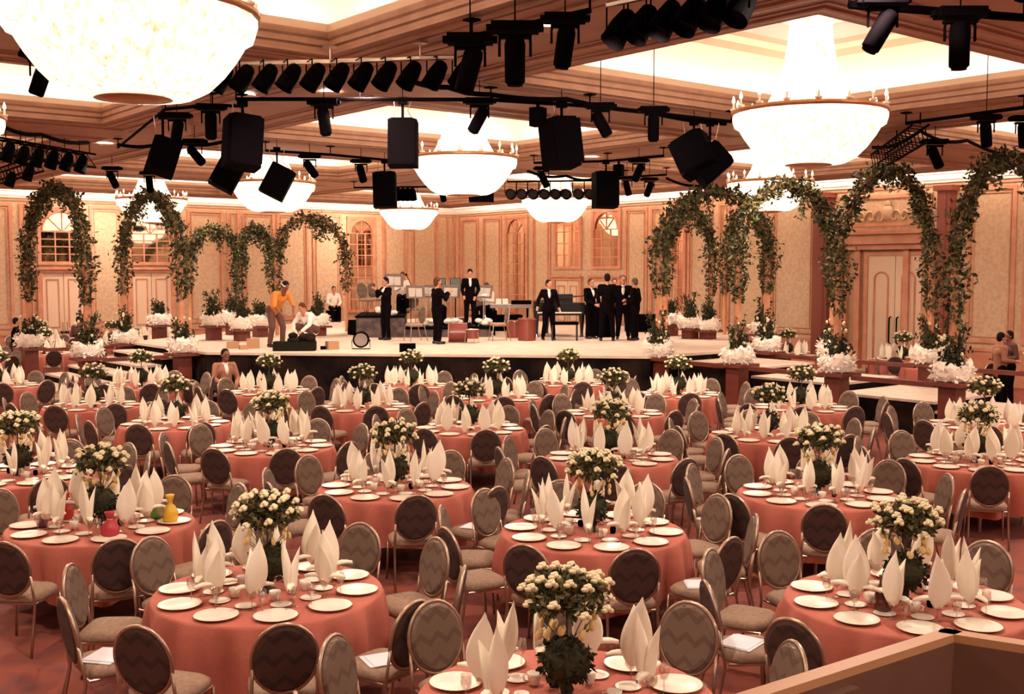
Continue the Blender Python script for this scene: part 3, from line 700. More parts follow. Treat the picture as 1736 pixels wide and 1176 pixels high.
# coloured pouches on the left table
def pouch(px, py, m, lb, h=.2, w=.07):
    p = at(px, py, .76)
    mb = MB().lathe([(w * .7, 0), (w, .02), (w * 1.02, h * .35), (w * .6, h * .6), (w * .22, h * .68), (w * .25, h * .7), (w * .5, h * .9), (w * .6, h)], 16, mod=lambda a, i: 1 + .05 * math.cos(7 * a + i))
    o = mb.build('gift_pouch', m, loc=p, smooth=True); tag(o, lb, 'pouch', 'coloured pouches on the left table')
    MB().tube([(w * .26 * math.cos(k * .5), w * .26 * math.sin(k * .5), h * .69) for k in range(13)], .006, 6, closed=True).build('tie', 'rim', o)
pouch(112, 880, 'pr', 'tall red gathered pouch on the left table', .26); pouch(187, 908, 'pm', 'dark red gathered pouch nearest the table edge', .22, .08)
pouch(181, 884, 'pr', 'red pouch behind the dark red one', .2, .075); pouch(266, 878, 'pg', 'green gathered pouch on the table with coloured pouches', .26)
pouch(289, 884, 'py', 'yellow gathered pouch at the right of the coloured pouches', .26); pouch(72, 893, 'pp', 'purple gathered pouch at the left of the coloured pouches', .26, .05)
pouch(84, 865, 'pp', 'dark purple pouch behind the red one', .2, .06)
PAPER = MB().box((-.12, -.15, 0), (.12, .15, .006)).box((-.10, -.12, .006), (.13, .14, .011)).mesh('paper', 'paper')
for k, (px, py, lb) in enumerate(((1241, 884, 'just above the parapet corner table'), (1188, 992, 'left of the parapet corner, upper one'), (1291, 1077, 'left of the parapet corner, lower one'), (600, 895, 'below the round table left of centre'), (746, 893, 'right of the round table left of centre'),
                     (684, 1090, 'between the two nearest tables'), (217, 1110, 'left of the big table at lower left'), (1430, 922, 'above the parapet corner, right one'))):
    q = at(px, py, .5); s = min(placed, key=lambda w: (w.x - q.x) ** 2 + (w.y - q.y) ** 2)
    o = obj('paper', PAPER, None, (s.x, s.y, .497), k * .9); placed.remove(s); tag(o, 'white papers on a chair seat, ' + lb, 'paper', 'papers left on chair seats')
for px, py, lb in ((546, 950, 'dark red carafe on the big table at lower left'), (1497, 1035, 'dark carafe on the table behind the parapet corner')):
    tag(MB().lathe([(.045, 0), (.06, .02), (.06, .12), (.03, .19), (.028, .24), (.035, .25)], 16).build('carafe', mat('carafe_glass', (.10, .018, .012), .15), loc=at(px, py, .759), smooth=True), lb, 'carafe')
# ---------------------------------------------------------------- stage, steps, pedestals
STZ = 1.2
def prism(mb, pts, z0, z1, mt=0, ms=1):
    n = len(pts); mb.add([(x, y, z0) for x, y in pts] + [(x, y, z1) for x, y in pts], [tuple(range(n, 2 * n))], mt)
    mb.add([(x, y, z0) for x, y in pts] + [(x, y, z1) for x, y in pts], [(k, (k + 1) % n, n + (k + 1) % n, n + k) for k in range(n)] + [tuple(range(n - 1, -1, -1))], ms)
stp = STP
t = thing('stage', 'large raised stage with pale top and black skirt, before the room corner', 'stage', (18, 27, 0))
def rel(mb, o): mb.v = [(x - o[0], y - o[1], z - o[2]) for x, y, z in mb.v]; return mb
m = MB(); prism(m, stp, STZ - .06, STZ); rel(m, (18, 27, 0)).build('stage_top', ['stagetop', 'stagetop'], t)
# pleated skirt
m = MB(); r = random.Random(9)
for k in range(len(stp)):
    a = Vector((*stp[k], 0)); b = Vector((*stp[(k + 1) % len(stp)], 0)); L = (b - a).length; n = max(2, int(L / .12)); nr = Vector((b.y - a.y, a.x - b.x, 0)).normalized()
    v = []
    for i in range(n + 1):
        p = a.lerp(b, i / n); s = -.05 + .025 * math.sin(i * 1.9) + r.uniform(-.008, .008); s2 = -.05 + .05 * math.sin(i * 1.9 + 1.2)
        q = p + nr * s; w = p + nr * s2; v += [(q.x, q.y, STZ - .061), (w.x, w.y, .0)]
    m.add(v, [(2 * i, 2 * i + 1, 2 * i + 3, 2 * i + 2) for i in range(n)])
rel(m, (18, 27, 0)).build('skirt', 'blackc', t)
# steps down to the right (2.2 m treads) and to the left
def step(x0, y0, x1, y1, z, lb):
    m = MB(); m.box((x0, y0, z - .05), (x1, y1, z)); o = thing('stage_step', lb, 'step', (x0, y0, 0), 0, 'broad carpeted steps beside the stage')
    rel(m, (x0, y0, 0)).build('tread', 'stagetop', o)
    m = MB().box((x0 + .02, y0 + .02, 0), (x1 - .02, y1 - .02, z - .05)); rel(m, (x0, y0, 0)).build('skirt', 'blackc', o)
ords = ['uppermost', 'second', 'third', 'fourth', 'fifth', 'lowest']
ye = 17.53
for k in range(6): step(19.15, ye - 2.15, 21.45, ye, STZ - .172 * (k + 1), '%s broad pale step descending on the right of the stage' % ords[k]); ye -= 2.16
xe = 10.88
for k in range(6): step(xe - .58, 26.2, xe, 29.6, STZ - .172 * (k + 1), '%s pale step descending on the left of the stage' % ords[k]); xe -= .59
# leafy helper pieces
def leaves(mb, pts, spread, n, sz, r, dark=.5):
    for _ in range(n):
        g = Vector((r.gauss(0, 1), r.gauss(0, 1), r.gauss(0, 1))).normalized() * spread * 1.9 * r.random() ** .6
        p = pts[r.randrange(len(pts))]; mb.leaf((p[0] + g.x, p[1] + g.y, p[2] + g.z), r.uniform(.6, 1.3) * sz, r, 0 if r.random() > dark else 1)
def tulle_mesh(seed):
    r = random.Random(seed); ph = [r.random() * 6.3 for _ in range(3)]
    n = 72; prof = [(.20, .0, 0), (.31, .02, .2), (.37, .12, .6), (.38, .24, 1), (.33, .34, 1), (.24, .30, .8), (.18, .2, .3), (.05, .16, 0)]
    v = []
    for q, z, w in prof:
        for k in range(n):
            a = 2 * math.pi * k / n; s = math.sin(3 * a + ph[0]) * .35 + math.sin(7 * a + ph[1]) * .3 + math.sin(13 * a + ph[2]) * .2
            v.append(((q * (1 + .12 * w * s)) * math.cos(a), (q * (1 + .12 * w * s)) * math.sin(a), z + w * .10 * max(-.3, s) + w * w * .10 * abs(math.cos(a + ph[0])) ** 3))
    mb = MB().add(v, [(i * n + k, i * n + (k + 1) % n, (i + 1) * n + (k + 1) % n, (i + 1) * n + k) for i in range(len(prof) - 1) for k in range(n)])
    for _ in range(260):          # loose tufts of netting
        a = r.random() * 6.3; z = r.uniform(.02, .42); q = .33 + .07 * math.sin(z * 7); mb.leaf((q * math.cos(a), q * math.sin(a), z), r.uniform(.07, .15), r)
    return mb.mesh('tulle', 'tulle', False)
TUL = [tulle_mesh(s) for s in (1, 2, 3)]
def plantmesh(seed, h=.85):
    r = random.Random(seed); m = MB()
    for _ in range(14):
        a = r.random() * 6.3; q = r.uniform(.05, .26); z = r.uniform(.5, 1) * h; m.tube([(0, 0, .12), (q * .4 * math.cos(a), q * .4 * math.sin(a), z * .6), (q * math.cos(a), q * math.sin(a), z)], .008, 4, 1)
        leaves(m, [(q * .7 * math.cos(a), q * .7 * math.sin(a), z * .8), (q * math.cos(a), q * math.sin(a), z)], .07, 16, .10, r, .85)
    leaves(m, [(0, 0, .3), (.08, 0, .36), (-.08, .05, .35), (0, -.1, .4), (0, 0, .5)], .10, 330, .11, r, .95)
    return m.mesh('plant', ['leaf', 'leafd'])
PLN = [plantmesh(21), plantmesh(22), plantmesh(23, .6)]
sp_ = MB(); r = random.Random(4)
for _ in range(16): sp_.ell((r.gauss(0, .15), r.gauss(0, .15), r.uniform(.3, .75)), .035, 6, 4)
SPR = sp_.mesh('blossoms', 'flower', True)
def planter(p, lb, q, s=1.0, fl=True):
    t = thing('planter', lb, 'planter', p, q * 1.1, 'white ruffled planters on the pedestals'); t.scale = (s, s, s)
    obj('tulle_ruffle', TUL[q % 3], t); MB().lathe([(.14, .002), (.19, .02), (.2, .2)], 16).build('pot', 'black', t)
    f = obj('foliage', PLN[q % 3], t); f.scale = (1.1, 1.1, 1.4)
    if fl: obj('blossoms', SPR, f)
def pedestal(p, ztop, lb, w=.34):
    t = thing('pedestal', lb, 'pedestal', (p[0], p[1], 0), 0, 'red pedestals along the steps and stage')
    m = MB().box((-w / 2, -w / 2, 0), (w / 2, w / 2, ztop - .07)); m.build('column', 'redwood', t)
    MB().box((-.33, -.33, ztop - .07), (.33, .33, ztop)).build('cap', 'redwood', t)
    MB().box((-w / 2 - .03, -w / 2 - .03, 0), (w / 2 + .03, w / 2 + .03, .1)).build('plinth', 'redwood', t)
RX0, RX1 = 18.62, 21.85
PED = {'A': (18.62, 17.62), 'B': (18.6, 15.3), 'C': (18.5, 12.75), 'D': (18.5, 10.35),
       'A2': (22.0, 17.2), 'B2': (RX1, 15.2), 'C2': (RX1, 12.75), 'D2': (RX1, 10.3),
       'L1': (10.62, 25.75), 'L2': (8.4, 25.8), 'L3': (10.8, 30.05), 'L4': (8.3, 30.0)}
desc = {'A': 'at the front right corner of the stage', 'B': 'second along the right steps, near row', 'C': 'third along the right steps, near row', 'D': 'nearest to the camera on the right steps',
        'A2': 'behind the first right step, far row', 'B2': 'second along the right steps, far row', 'C2': 'third along the right steps, far row', 'D2': 'beyond the right picture edge',
        'L1': 'at the front left corner of the stage', 'L2': 'at the near foot of the left steps', 'L3': 'at the stage end of the left steps, far side', 'L4': 'at the far foot of the left steps, leftmost'}
PZ = 1.16
for q, (k, p) in enumerate(PED.items()):
    pedestal(p, PZ, 'square red pedestal ' + desc[k]); planter(Vector((p[0], p[1], PZ)), 'white ruffled planter with dark plant ' + desc[k], q, .84)
def rail(a, b, z0, z1, lb):
    A = Vector((*a, z0)); B = Vector((*b, z1)); d = (B - A).normalized(); A = A + d * .34; B = B - d * .34
    t = MB(); u = Vector((d.y, -d.x, 0)).normalized() * .045
    v = [A - u, A + u, B + u, B - u]; t.add([tuple(q - Vector((0, 0, .09))) for q in v] + [tuple(q) for q in v], [(3, 2, 1, 0), (4, 5, 6, 7), (0, 1, 5, 4), (1, 2, 6, 5), (2, 3, 7, 6), (3, 0, 4, 7)])
    tag(t.build('handrail', 'redwood'), lb, 'rail', 'red rails between the pedestals')
for a, b in (('A', 'B'), ('B', 'C'), ('C', 'D'), ('A2', 'B2'), ('B2', 'C2'), ('C2', 'D2'), ('L1', 'L2'), ('L3', 'L4')):
    rail(PED[a], PED[b], PZ - .04, PZ - .04, 'red rail from the pedestal %s' % desc[a])
# ---------------------------------------------------------------- garlanded arches
def arch(a, b, ztop, zspring, lb, seed, zb=PZ, foli=1.0, pw=.075):
    r = random.Random(seed); A = Vector((*a, zb)); B = Vector((*b, zb)); c = (A + B) / 2; u = (B - A).normalized(); h = (B - A).length / 2
    nrm = Vector((u.y, -u.x, 0))
    t = thing('garlanded_arch', lb, 'arch', (c.x, c.y, zb), 0, 'leafy arches over the steps and stage sides')
    def L(p): return (p.x - c.x, p.y - c.y, p.z - zb)
    for s, P in ((-1, A), (1, B)):
        m = MB(); q = P - c; m.tube([(q.x, q.y, .04), (q.x, q.y, zspring - zb)], pw, 8); m.build('post', 'post', t)
    pts = [c + u * (-h * math.cos(math.pi * k / 24)) + Vector((0, 0, zspring - zb + (ztop - zspring) * math.sin(math.pi * k / 24))) for k in range(25)]
    MB().tube([L(p) for p in pts], .045, 8).build('hoop', 'post', t, True)
    m = MB()
    for k in range(24):
        th = .11 + .05 * math.sin(k * 1.3 + seed)
        leaves(m, [L(pts[k].lerp(pts[k + 1], q / 3)) for q in range(3)], th, int(95 * foli), .12, r, .5)
    for P in (A, B):           # hanging clusters round the posts and down from the hoop
        for q in range(7):
            z = zspring - zb - q * .16; s = .20 * (1 - q / 9)
            leaves(m, [(P.x - c.x, P.y - c.y, z)], s, int(62 * foli), .12, r, .5)
    for q in range(9):
        k = r.randrange(2, 23); p = pts[k]; L0 = r.uniform(.25, .75)
        for w in range(6): leaves(m, [L(p + Vector((0, 0, -L0 * w / 6)))], .07, 12, .11, r, .4)
    m.build('vine', ['leaf', 'leafd'], t)
arch(PED['A'], PED['A2'], 4.98, 3.6, 'leafy arch over the front right corner of the stage', 1)
arch(PED['B'], PED['B2'], 5.02, 3.5, 'leafy arch second from the stage on the right steps', 2)
arch(PED['C'], PED['C2'], 5.15, 3.3, 'leafy arch framing the large right wall doors', 3)
arch(PED['D'], PED['D2'], 5.2, 3.2, 'leafy arch cut off by the right picture edge', 4)
arch(PED['L4'], PED['L2'], 5.1, 3.4, 'leafy arch at far left before the first wall doors', 5, foli=1.15)
arch(PED['L3'], PED['L1'], 5.05, 3.5, 'leafy arch at left before the second wall doors', 6)
# rear arches along the back of the stage, left and right
def rear(px0, px1, d0, d1, ztop, lb, seed, foli=.7):
    a = atd(px0, 560, d0); b = atd(px1, 560, d1)
    arch((a.x, a.y), (b.x, b.y), ztop, 3.5, lb, seed, zb=STZ, foli=foli, pw=.06)
rear(322, 405, 33.5, 34.5, 4.38, 'leafy arch behind the stage, first of the rear row at left', 7)
rear(408, 462, 34.5, 35, 4.42, 'leafy arch behind the stage, above the man in orange', 8)
rear(470, 588, 32.5, 34.5, 4.7, 'wide leafy arch behind the stage, left of the horn player', 9, .55)
rear(1128, 1205, 30.5, 32, 4.75, 'low leafy arch seen inside the front right one', 10, .8)
rear(1228, 1300, 33, 33.5, 4.9, 'leafy arch behind the second right one', 11, .8)
for q, (px, py, d, lb) in enumerate(((362, 552, 31.0, 'first'), (410, 558, 30.6, 'second'), (441, 553, 32.5, 'third'), (395, 545, 33.5, 'fourth'), (540, 552, 33, 'fifth'), (1136, 549, 33, 'sixth'), (1170, 556, 31.6, 'seventh'), (1200, 560, 31.4, 'eighth'), (270, 551, 33, 'ninth'), (1293, 566, 31, 'tenth'))):
    p = atd(px, py, d); zf = STZ
    on = instage(p.x, p.y)
    t = thing('pedestal', 'low red pedestal, %s of the rear planters from the left' % lb if q < 5 else 'low red pedestal under the %s rear planter' % lb, 'pedestal', (p.x, p.y, zf if on else 0), 0, 'red pedestals along the steps and stage')
    h = max(.25, p.z - zf) if on else p.z
    MB().box((-.17, -.17, 0), (.17, .17, h - .05)).build('column', 'redwood', t); MB().box((-.3, -.3, h - .05), (.3, .3, h)).build('cap', 'redwood', t)
    planter(Vector((p.x, p.y, (zf if on else 0) + h)), 'white ruffled planter, %s of the rear row behind the stage' % lb, q, .8, False)
# ---------------------------------------------------------------- people
def person(name, lb, loc, face, P, wear, scale=1.0):
    """P: joints in metres, x to the person's right, y forward, z up"""
    t = thing('person', lb, 'person', loc, face); t.scale = (scale,) * 3
    J = dict(pelvis=(0, 0, .95), chest=(0, .0, 1.28), neck=(0, 0, 1.47), head=(0, .02, 1.62), look=0, nod=0,
             ls=(-.18, 0, 1.41), le=(-.24, -.04, 1.14), lh=(-.24, .06, .90), rs=(.18, 0, 1.41), re=(.24, -.04, 1.14), rh=(.24, .06, .90),
             lk=(-.11, .03, .50), lf=(-.12, 0, .09), rk=(.11, .03, .50), rf=(.12, 0, .09), lhip=(-.09, 0, .92), rhip=(.09, 0, .92))
    J.update(P); V = lambda k: Vector(J[k])
    def rem(o, vox):
        m = o.modifiers.new('remesh', 'REMESH'); m.mode = 'VOXEL'; m.voxel_size = vox; m.use_smooth_shade = True
        s = o.modifiers.new('smooth', 'SMOOTH'); s.factor = .5; s.iterations = 3
    hd = V('head'); yaw = RAD(J['look']); fw = Vector((math.sin(yaw), math.cos(yaw), -math.sin(RAD(J['nod'])))).normalized(); rt = Vector((math.cos(yaw), -math.sin(yaw), 0)); up = rt.cross(fw)
    H = lambda x, y, z: hd + rt * x + fw * y + up * z
    XH = Matrix(((rt.x, fw.x, up.x, hd.x), (rt.y, fw.y, up.y, hd.y), (rt.z, fw.z, up.z, hd.z), (0, 0, 0, 1)))
    b = MB()
    b.ell((0, 0, .02), (.076, .094, .108), 14, 10, X=XH); b.ell((0, .028, -.055), (.055, .062, .06), 12, 8, X=XH)
    b.cap(H(0, .088, .01), .011, H(0, .112, -.022), .016); b.ell((0, .085, .035), (.045, .018, .012), 8, 6, X=XH); b.ell((0, .078, -.088), (.025, .02, .02), 8, 6, X=XH)
    for s in (-1, 1): b.ell((s * .078, 0, -.005), (.012, .022, .032), 8, 6, X=XH)
    b.cap(V('neck') - Vector((0, 0, .05)), .062, hd - up * .06 - fw * .01, .052)
    b.cap(V('pelvis'), .115, V('chest'), .12); b.cap(V('chest') + Vector((-.06, 0, .02)), .105, V('chest') + Vector((.06, 0, .02)), .105)
    b.cap(V('ls'), .05, V('rs'), .05)
    for s in 'lr':
        sg = -1 if s == 'l' else 1
        b.cap(V(s + 's'), .052, V(s + 'e'), .038); b.cap(V(s + 'e'), .038, V(s + 'h'), .026)
        b.cap(V(s + 'hip'), .088, V(s + 'k'), .055); b.cap(V(s + 'k'), .055, V(s + 'f'), .038)
        d = (V(s + 'h') - V(s + 'e')).normalized(); side = d.cross(Vector((0, 1, 0.3))).normalized(); nn = side.cross(d); w = V(s + 'h')
        b.cap(w, .026, w + d * .07, .03)
        for q, L in enumerate((.062, .074, .07, .054)):
            o = side * (-.027 + .018 * q); k = w + d * (.085) + o; b.cap(k, .0095, k + d * L * .5 + nn * .006, .009, 6); b.cap(k + d * L * .5 + nn * .006, .009, k + d * L + nn * .022, .008, 6)
        b.cap(w + d * .02 + side * .028 * -sg, .012, w + d * .065 + side * .05 * -sg + nn * .015, .009, 6)
    o = b.build('body', wear.get('skin', 'skin'), t, True); rem(o, .0085)
    for s in (-1, 1): MB().ell((s * .029, .088, .018), (.010, .006, .006), 6, 5, X=XH).build('eye', 'eye', t)
    MB().ell((0, .093, -.05), (.022, .006, .006), 8, 5, X=XH).build('mouth', 'lip', t)
    hb = MB(); hl = wear.get('hairlen', 0)
    if wear.get('hair'):
        hb.ell((0, -.018, .048), (.084, .098, .095), 14, 10, X=XH); hb.ell((0, -.05, .0 - hl * .5), (.078, .062, .08 + hl), 12, 8, X=XH)
        for s in (-1, 1): hb.ell((s * .068, -.005, .03), (.018, .04, .05 + hl * .5), 8, 6, X=XH)
        o = hb.build('hair', wear['hair'], t, True); rem(o, .011)
    j = MB(); g = wear.get('bulk', 1.0)
    hem = V('pelvis') + Vector((0, 0, wear.get('hem', -.10)))
    j.cap(hem, .145 * g, V('chest'), .145 * g); j.cap(V('chest') + Vector((-.075, 0, .02)), .125 * g, V('chest') + Vector((.075, 0, .02)), .125 * g); j.cap(V('ls'), .072, V('rs'), .072)
    for s in 'lr':
        j.cap(V(s + 's'), .072, V(s + 'e'), .055)
        if wear.get('sleeve', 1): j.cap(V(s + 'e'), .055, V(s + 'e').lerp(V(s + 'h'), .93), .042)
    o = j.build('jacket' if wear.get('formal', 1) else 'shirt', wear['top'], t, True); rem(o, .014)
    q = MB(); q.cap(V('lhip') + Vector((.0, 0, .0)), .118, V('rhip'), .118)
    for s in 'lr': q.cap(V(s + 'hip'), .108, V(s + 'k'), .076); q.cap(V(s + 'k'), .076, V(s + 'f') + (V(s + 'k') - V(s + 'f')).normalized() * .03, .062)
    o = q.build('trousers', wear.get('legs', 'suit'), t, True); rem(o, .014)
    for s in 'lr':
        f = V(s + 'f'); m = MB().cap(f + Vector((0, -.04, -.045)), .045, f + Vector((0, .15, -.052)), .038); o = m.build('shoe', wear.get('shoe', 'blackg'), t, True)
    if wear.get('front'):       # shirt front in the jacket opening
        c = V('chest'); n = V('neck'); m = MB(); f = .142 * g
        m.ell((c.x, c.y + .028, c.z + .03), (.058, f, .15), 14, 10); o = m.build('shirt_front', wear.get('frontmat', 'shirt'), t, True)
        MB().lathe([(.066, 0), (.062, .045)], 16, X=Matrix.Translation(n + Vector((0, .005, -.035))), cap=False).build('collar', 'shirt', t, True)
        if wear['front'] == 'tie':
            m = MB()
            for s in (-1, 1): m.add([(0, f + .03, n.z - .03), (s * .055, f + .03, n.z - .008), (s * .055, f + .03, n.z - .052), (0, f + .045, n.z - .03)], [(0, 1, 3), (1, 2, 3), (2, 0, 3), (0, 2, 1)])
            m.ell((0, f + .03, n.z - .03), .012, 6, 5); m.v = [(x + c.x, y - .055 + n.y, z) for x, y, z in m.v]; m.build('bow_tie', 'suit', t)
    return t
tux = dict(top='suit', hair='hair', front='tie'); G = lambda px, py: at(px, py, STZ)
back = dict(tux); back.pop('front')
pe = {}
pe['horn'] = person('p', 'person in black suit playing a horn, at the left of the stage', G(655, 576), facing(-50), dict(lh=(-.05, .34, 1.40), le=(-.24, .16, 1.22), rh=(.05, .28, 1.42), re=(.25, .12, 1.22), nod=5), dict(top='suit', hair='hair', front='x', hairlen=.0), 1.0)
pe['viol'] = person('p', 'brown haired person in long black playing, seen from the side near the red drum', G(741, 583), facing(120), dict(lh=(-.1, .40, 1.36), le=(-.26, .18, 1.2), rh=(.04, .34, 1.34), re=(.26, .14, 1.18), head=(0, .02, 1.63)), dict(top='suit', hair='hairb', hairlen=.03), 1.0)
pe['riser'] = person('p', 'person in black tailcoat and white waistcoat standing up on the riser', at(797, 554, STZ + .28), facing(5), dict(nod=25, lh=(-.16, .12, .92), le=(-.27, -.02, 1.14), rh=(.2, .1, .95)), dict(top='suit', hair='hair', front='x', bulk=1.05), .97)
pe['piano'] = person('p', 'person in black suit with open collar leaning on the piano', G(930, 576), facing(8), dict(look=-35, rh=(.34, .06, .98), re=(.30, -.04, 1.16), lh=(-.3, .05, .95), le=(-.27, -.04, 1.16), lf=(-.15, 0, .09), rf=(.17, .0, .09)), dict(top='suit', hair='hair', front='x'), .96)
pe['g1'] = person('p', 'person in tuxedo turned right, hands on a black case, leftmost of the group', G(1001, 574), facing(35), dict(lh=(-.05, .28, 1.0), le=(-.23, .08, 1.12), rh=(.08, .28, 1.0), re=(.24, .08, 1.12)), dict(tux, hair='hairb'), .98)
pe['g2'] = person('p', 'person in tuxedo with his back to the camera, tallest of the group', G(1029, 578), facing(176), dict(lh=(-.2, .16, 1.0), rh=(.2, .16, 1.0), lf=(-.16, 0, .09), rf=(.16, 0, .09), lk=(-.13, .02, .5), rk=(.13, .02, .5)), dict(back, hair='hair', bulk=1.08), 1.06)
pe['g3'] = person('p', 'grey haired person in tuxedo and bow tie facing the camera in the group', G(1056, 575), facing(-8), dict(lh=(-.08, .2, 1.08), le=(-.25, .02, 1.14), rh=(.26, .05, .95), lf=(-.15, 0, .09), rf=(.15, 0, .09)), dict(tux, hair='hairg'), 1.03)
pe['g4'] = person('p', 'person in black suit at the right end of the group, turned away', G(1076, 577), facing(-120), dict(look=20, lh=(-.1, .2, 1.05)), dict(back, hair='hairg'), .99)
pe['g5'] = person('p', 'person in black half hidden behind the middle of the group', G(1041, 570), facing(0), dict(), dict(tux, hair='hairb'), .97)
bend = dict(pelvis=(0, -.16, .88), chest=(0, .10, 1.16), neck=(0, .24, 1.30), head=(0, .32, 1.42), nod=38, lhip=(-.09, -.14, .88), rhip=(.09, -.14, .88),
            ls=(-.18, .18, 1.25), rs=(.18, .18, 1.25), le=(-.27, .26, .98), lh=(-.17, .40, .80), re=(.27, .26, .98), rh=(.15, .38, .78), lk=(-.14, .02, .48), rk=(.15, .0, .48), lf=(-.17, -.05, .09), rf=(.17, -.08, .09))
o = person('p', 'person in orange shirt and white headband bending over gear on stage', G(471, 588), facing(48), bend, dict(top='orange', hair='hair', formal=0, sleeve=0, legs='brownc', skin='skind', hem=-.02, bulk=1.05), 1.08)
hdp = Vector((0, .32, 1.42)); MB().lathe([(.093, -.015), (.098, 0), (.093, .02)], 20, X=Matrix.Translation(hdp + Vector((0, -.0, .055))) @ Matrix.Rotation(RAD(-38), 4, 'X'), cap=False, sy=1.16).build('headband', 'shirt', o)
crouch = dict(pelvis=(0, -.1, .38), chest=(0, .12, .66), neck=(0, .24, .80), head=(0, .31, .92), nod=30, lhip=(-.09, -.08, .38), rhip=(.09, -.08, .38), ls=(-.18, .2, .75), rs=(.18, .2, .75),
              le=(-.25, .34, .52), lh=(-.14, .5, .36), re=(.25, .34, .52), rh=(.12, .5, .34), lk=(-.17, .32, .5), rk=(.17, .3, .48), lf=(-.15, .06, .09), rf=(.15, .04, .09))
person('p', 'person in pale shirt crouching on the stage beside the person in orange', G(527, 584), facing(-30), crouch, dict(top='shirt', hair='hairb', formal=0, legs='brownc', hem=.0, bulk=1.15), 1.05)
sit = dict(pelvis=(0, -.05, .55), chest=(0, -.02, .88), neck=(0, .02, 1.06), head=(0, .06, 1.21), lhip=(-.09, 0, .53), rhip=(.09, 0, .53), lk=(-.13, .42, .52), rk=(.13, .42, .50), lf=(-.13, .40, .09), rf=(.13, .42, .09),
           ls=(-.18, 0, 1.0), rs=(.18, 0, 1.0), le=(-.25, .06, .74), lh=(-.13, .28, .62), re=(.25, .06, .74), rh=(.1, .28, .62))
ps = at(384, 668, .0); ps = atd(381, 652, 24.1); ps.z = 0
person('p', 'person in tan jacket seated at the foot of the stage, left', ps, facing(38), sit, dict(top='tan', hair='hair', skin='skind', front='x', frontmat='shirt', legs='brownc', bulk=1.1), 1.08)
chair(ps + Vector((0, 0, 0)), facing(38), 'banquet chair under the person in tan jacket', 'oval backed chairs round the banquet tables')
def gnd(px, py, d): p = atd(px, py, d); p.z = 0; return p
for px, d, f, lb, tp in ((134, 34.5, 170, 'person in brown standing among the far left tables, left one of two', 'brownc'), (158, 34.2, 200, 'person in brown standing among the far left tables, right one of two', 'tan'),
                    (1697, 24.9, 95, 'person in tan top standing at the far right, facing right', 'tan'), (1712, 25.6, -80, 'person facing left beside the one in tan at far right', 'brownc'),
                    (27, 33.5, 120, 'person in dark clothes standing at the far left edge', 'suit'), (58, 34.2, 60, 'person in dark jacket near the first left wall door', 'suit')):
    person('p', lb, gnd(px, 560, d), facing(f), dict(lh=(-.12, .3, 1.1), rh=(.12, .3, 1.1)), dict(top=tp, hair='hair', formal=0, legs='suit', skin='skind' if tp == 'brownc' else 'skin'), .98 if px < 1000 else 1.0)
person('p', 'person in pale top sitting behind the stage, left of the wide leafy arch foot', at(566, 545, STZ + .0), facing(20), sit, dict(top='shirt', hair='hair', formal=0), 1.0)
MB().box((-.25, -.28, 0), (.25, .15, .42)).build('storage_case', 'black', loc=at(566, 545, STZ)).rotation_euler = (0, 0, facing(20))
tag(bpy.data.objects['storage_case'], 'black case used as a seat behind the stage arch', 'case')
# ---------------------------------------------------------------- things on the stage
rc = at(690, 560, STZ); FA = facing(0)      # riser aligned with the stage front
ang = -math.pi / 4
def place(mb, name, ms, p, rz, lb, cat, group=None, smooth=False):
    o = mb.build(name, ms, None, smooth, p); o.rotation_euler.z = rz; return tag(o, lb, cat, group)
L0 = at(602, 572, STZ); L1 = at(834, 571, STZ); u = (L1 - L0); rl = u.length; ra = math.atan2(u.y, u.x)
t = thing('band_riser', 'low dark riser with mottled skirt under the band gear', 'riser', L0, ra)
HA, HB = .62, .28; sp = rl * .36
MB().box((0, 0, HA - .05), (sp, 3.2, HA)).box((sp, 0, HB - .05), (rl, 3.2, HB)).build('riser_top', 'grille', t); MB().box((.03, .03, 0), (sp - .01, 3.17, HA - .05)).box((sp - .01, .03, 0), (rl - .03, 3.17, HB - .05)).build('riser_skirt', mat('mottled_skirt', (.05, .035, .035), .9, var=((.12, .08, .07), 5)), t)
def onr(px, back):    # point on the riser: pixel column, metres behind its front edge
    best = None
    for k in range(200):
        p = L0 + u * (k / 199) + Vector((-u.y, u.x, 0)).normalized() * back
        v = p - Vector((0, 0, CH)); x = 868 + FPX * v.dot(RT) / v.dot(FW)
        if best is None or abs(x - px) < best[0]: best = (abs(x - px), p, k / 199)
    p = best[1].copy(); p.z = STZ + (HA if best[2] < .36 else HB); return p
def gold_chair(p, f, lb, full=True):
    return chair(p, facing(f), lb, 'gold chairs on the stage', full)
gold_chair(at(704, 578, STZ), -60, 'gold chair facing left on the stage between the two horn players')
gold_chair(at(846, 577, STZ), -75, 'gold chair facing left on the stage right of the red drums')
gold_chair(onr(622, .9), 40, 'gold chair on the left end of the riser'); gold_chair(onr(640, 1.6), 40, 'gold chair second from the left end of the riser')
gold_chair(onr(700, 2.2), 10, 'gold chair at the middle of the riser behind a grey stand'); gold_chair(onr(806, 2.4), -40, 'gold chair on the right end of the riser')
def mstand(p, f, lb, w=.55):
    t = thing('music_stand', lb, 'music stand', p, facing(f), 'music stands on the riser')
    MB().tube([(0, 0, 0), (0, 0, .95)], .015, 6).build('pole', 'steel', t); MB().lathe([(.2, 0), (.2, .02), (.02, .04)], 12).build('base', 'black', t)
    X = Matrix.Translation((0, 0, 1.0)) @ Matrix.Rotation(RAD(25), 4, 'X')
    MB().box((-w / 2, -.01, -.15), (w / 2, .01, .24), 0, X).box((-w / 2, -.06, -.16), (w / 2, .01, -.15), 0, X).build('desk', 'grey', t)
    MB().box((-.2, -.02, -.13), (.0, -.012, .16), 0, X).box((.01, -.02, -.13), (.2, -.012, .15), 0, X).build('sheet_music', 'shirt', t)
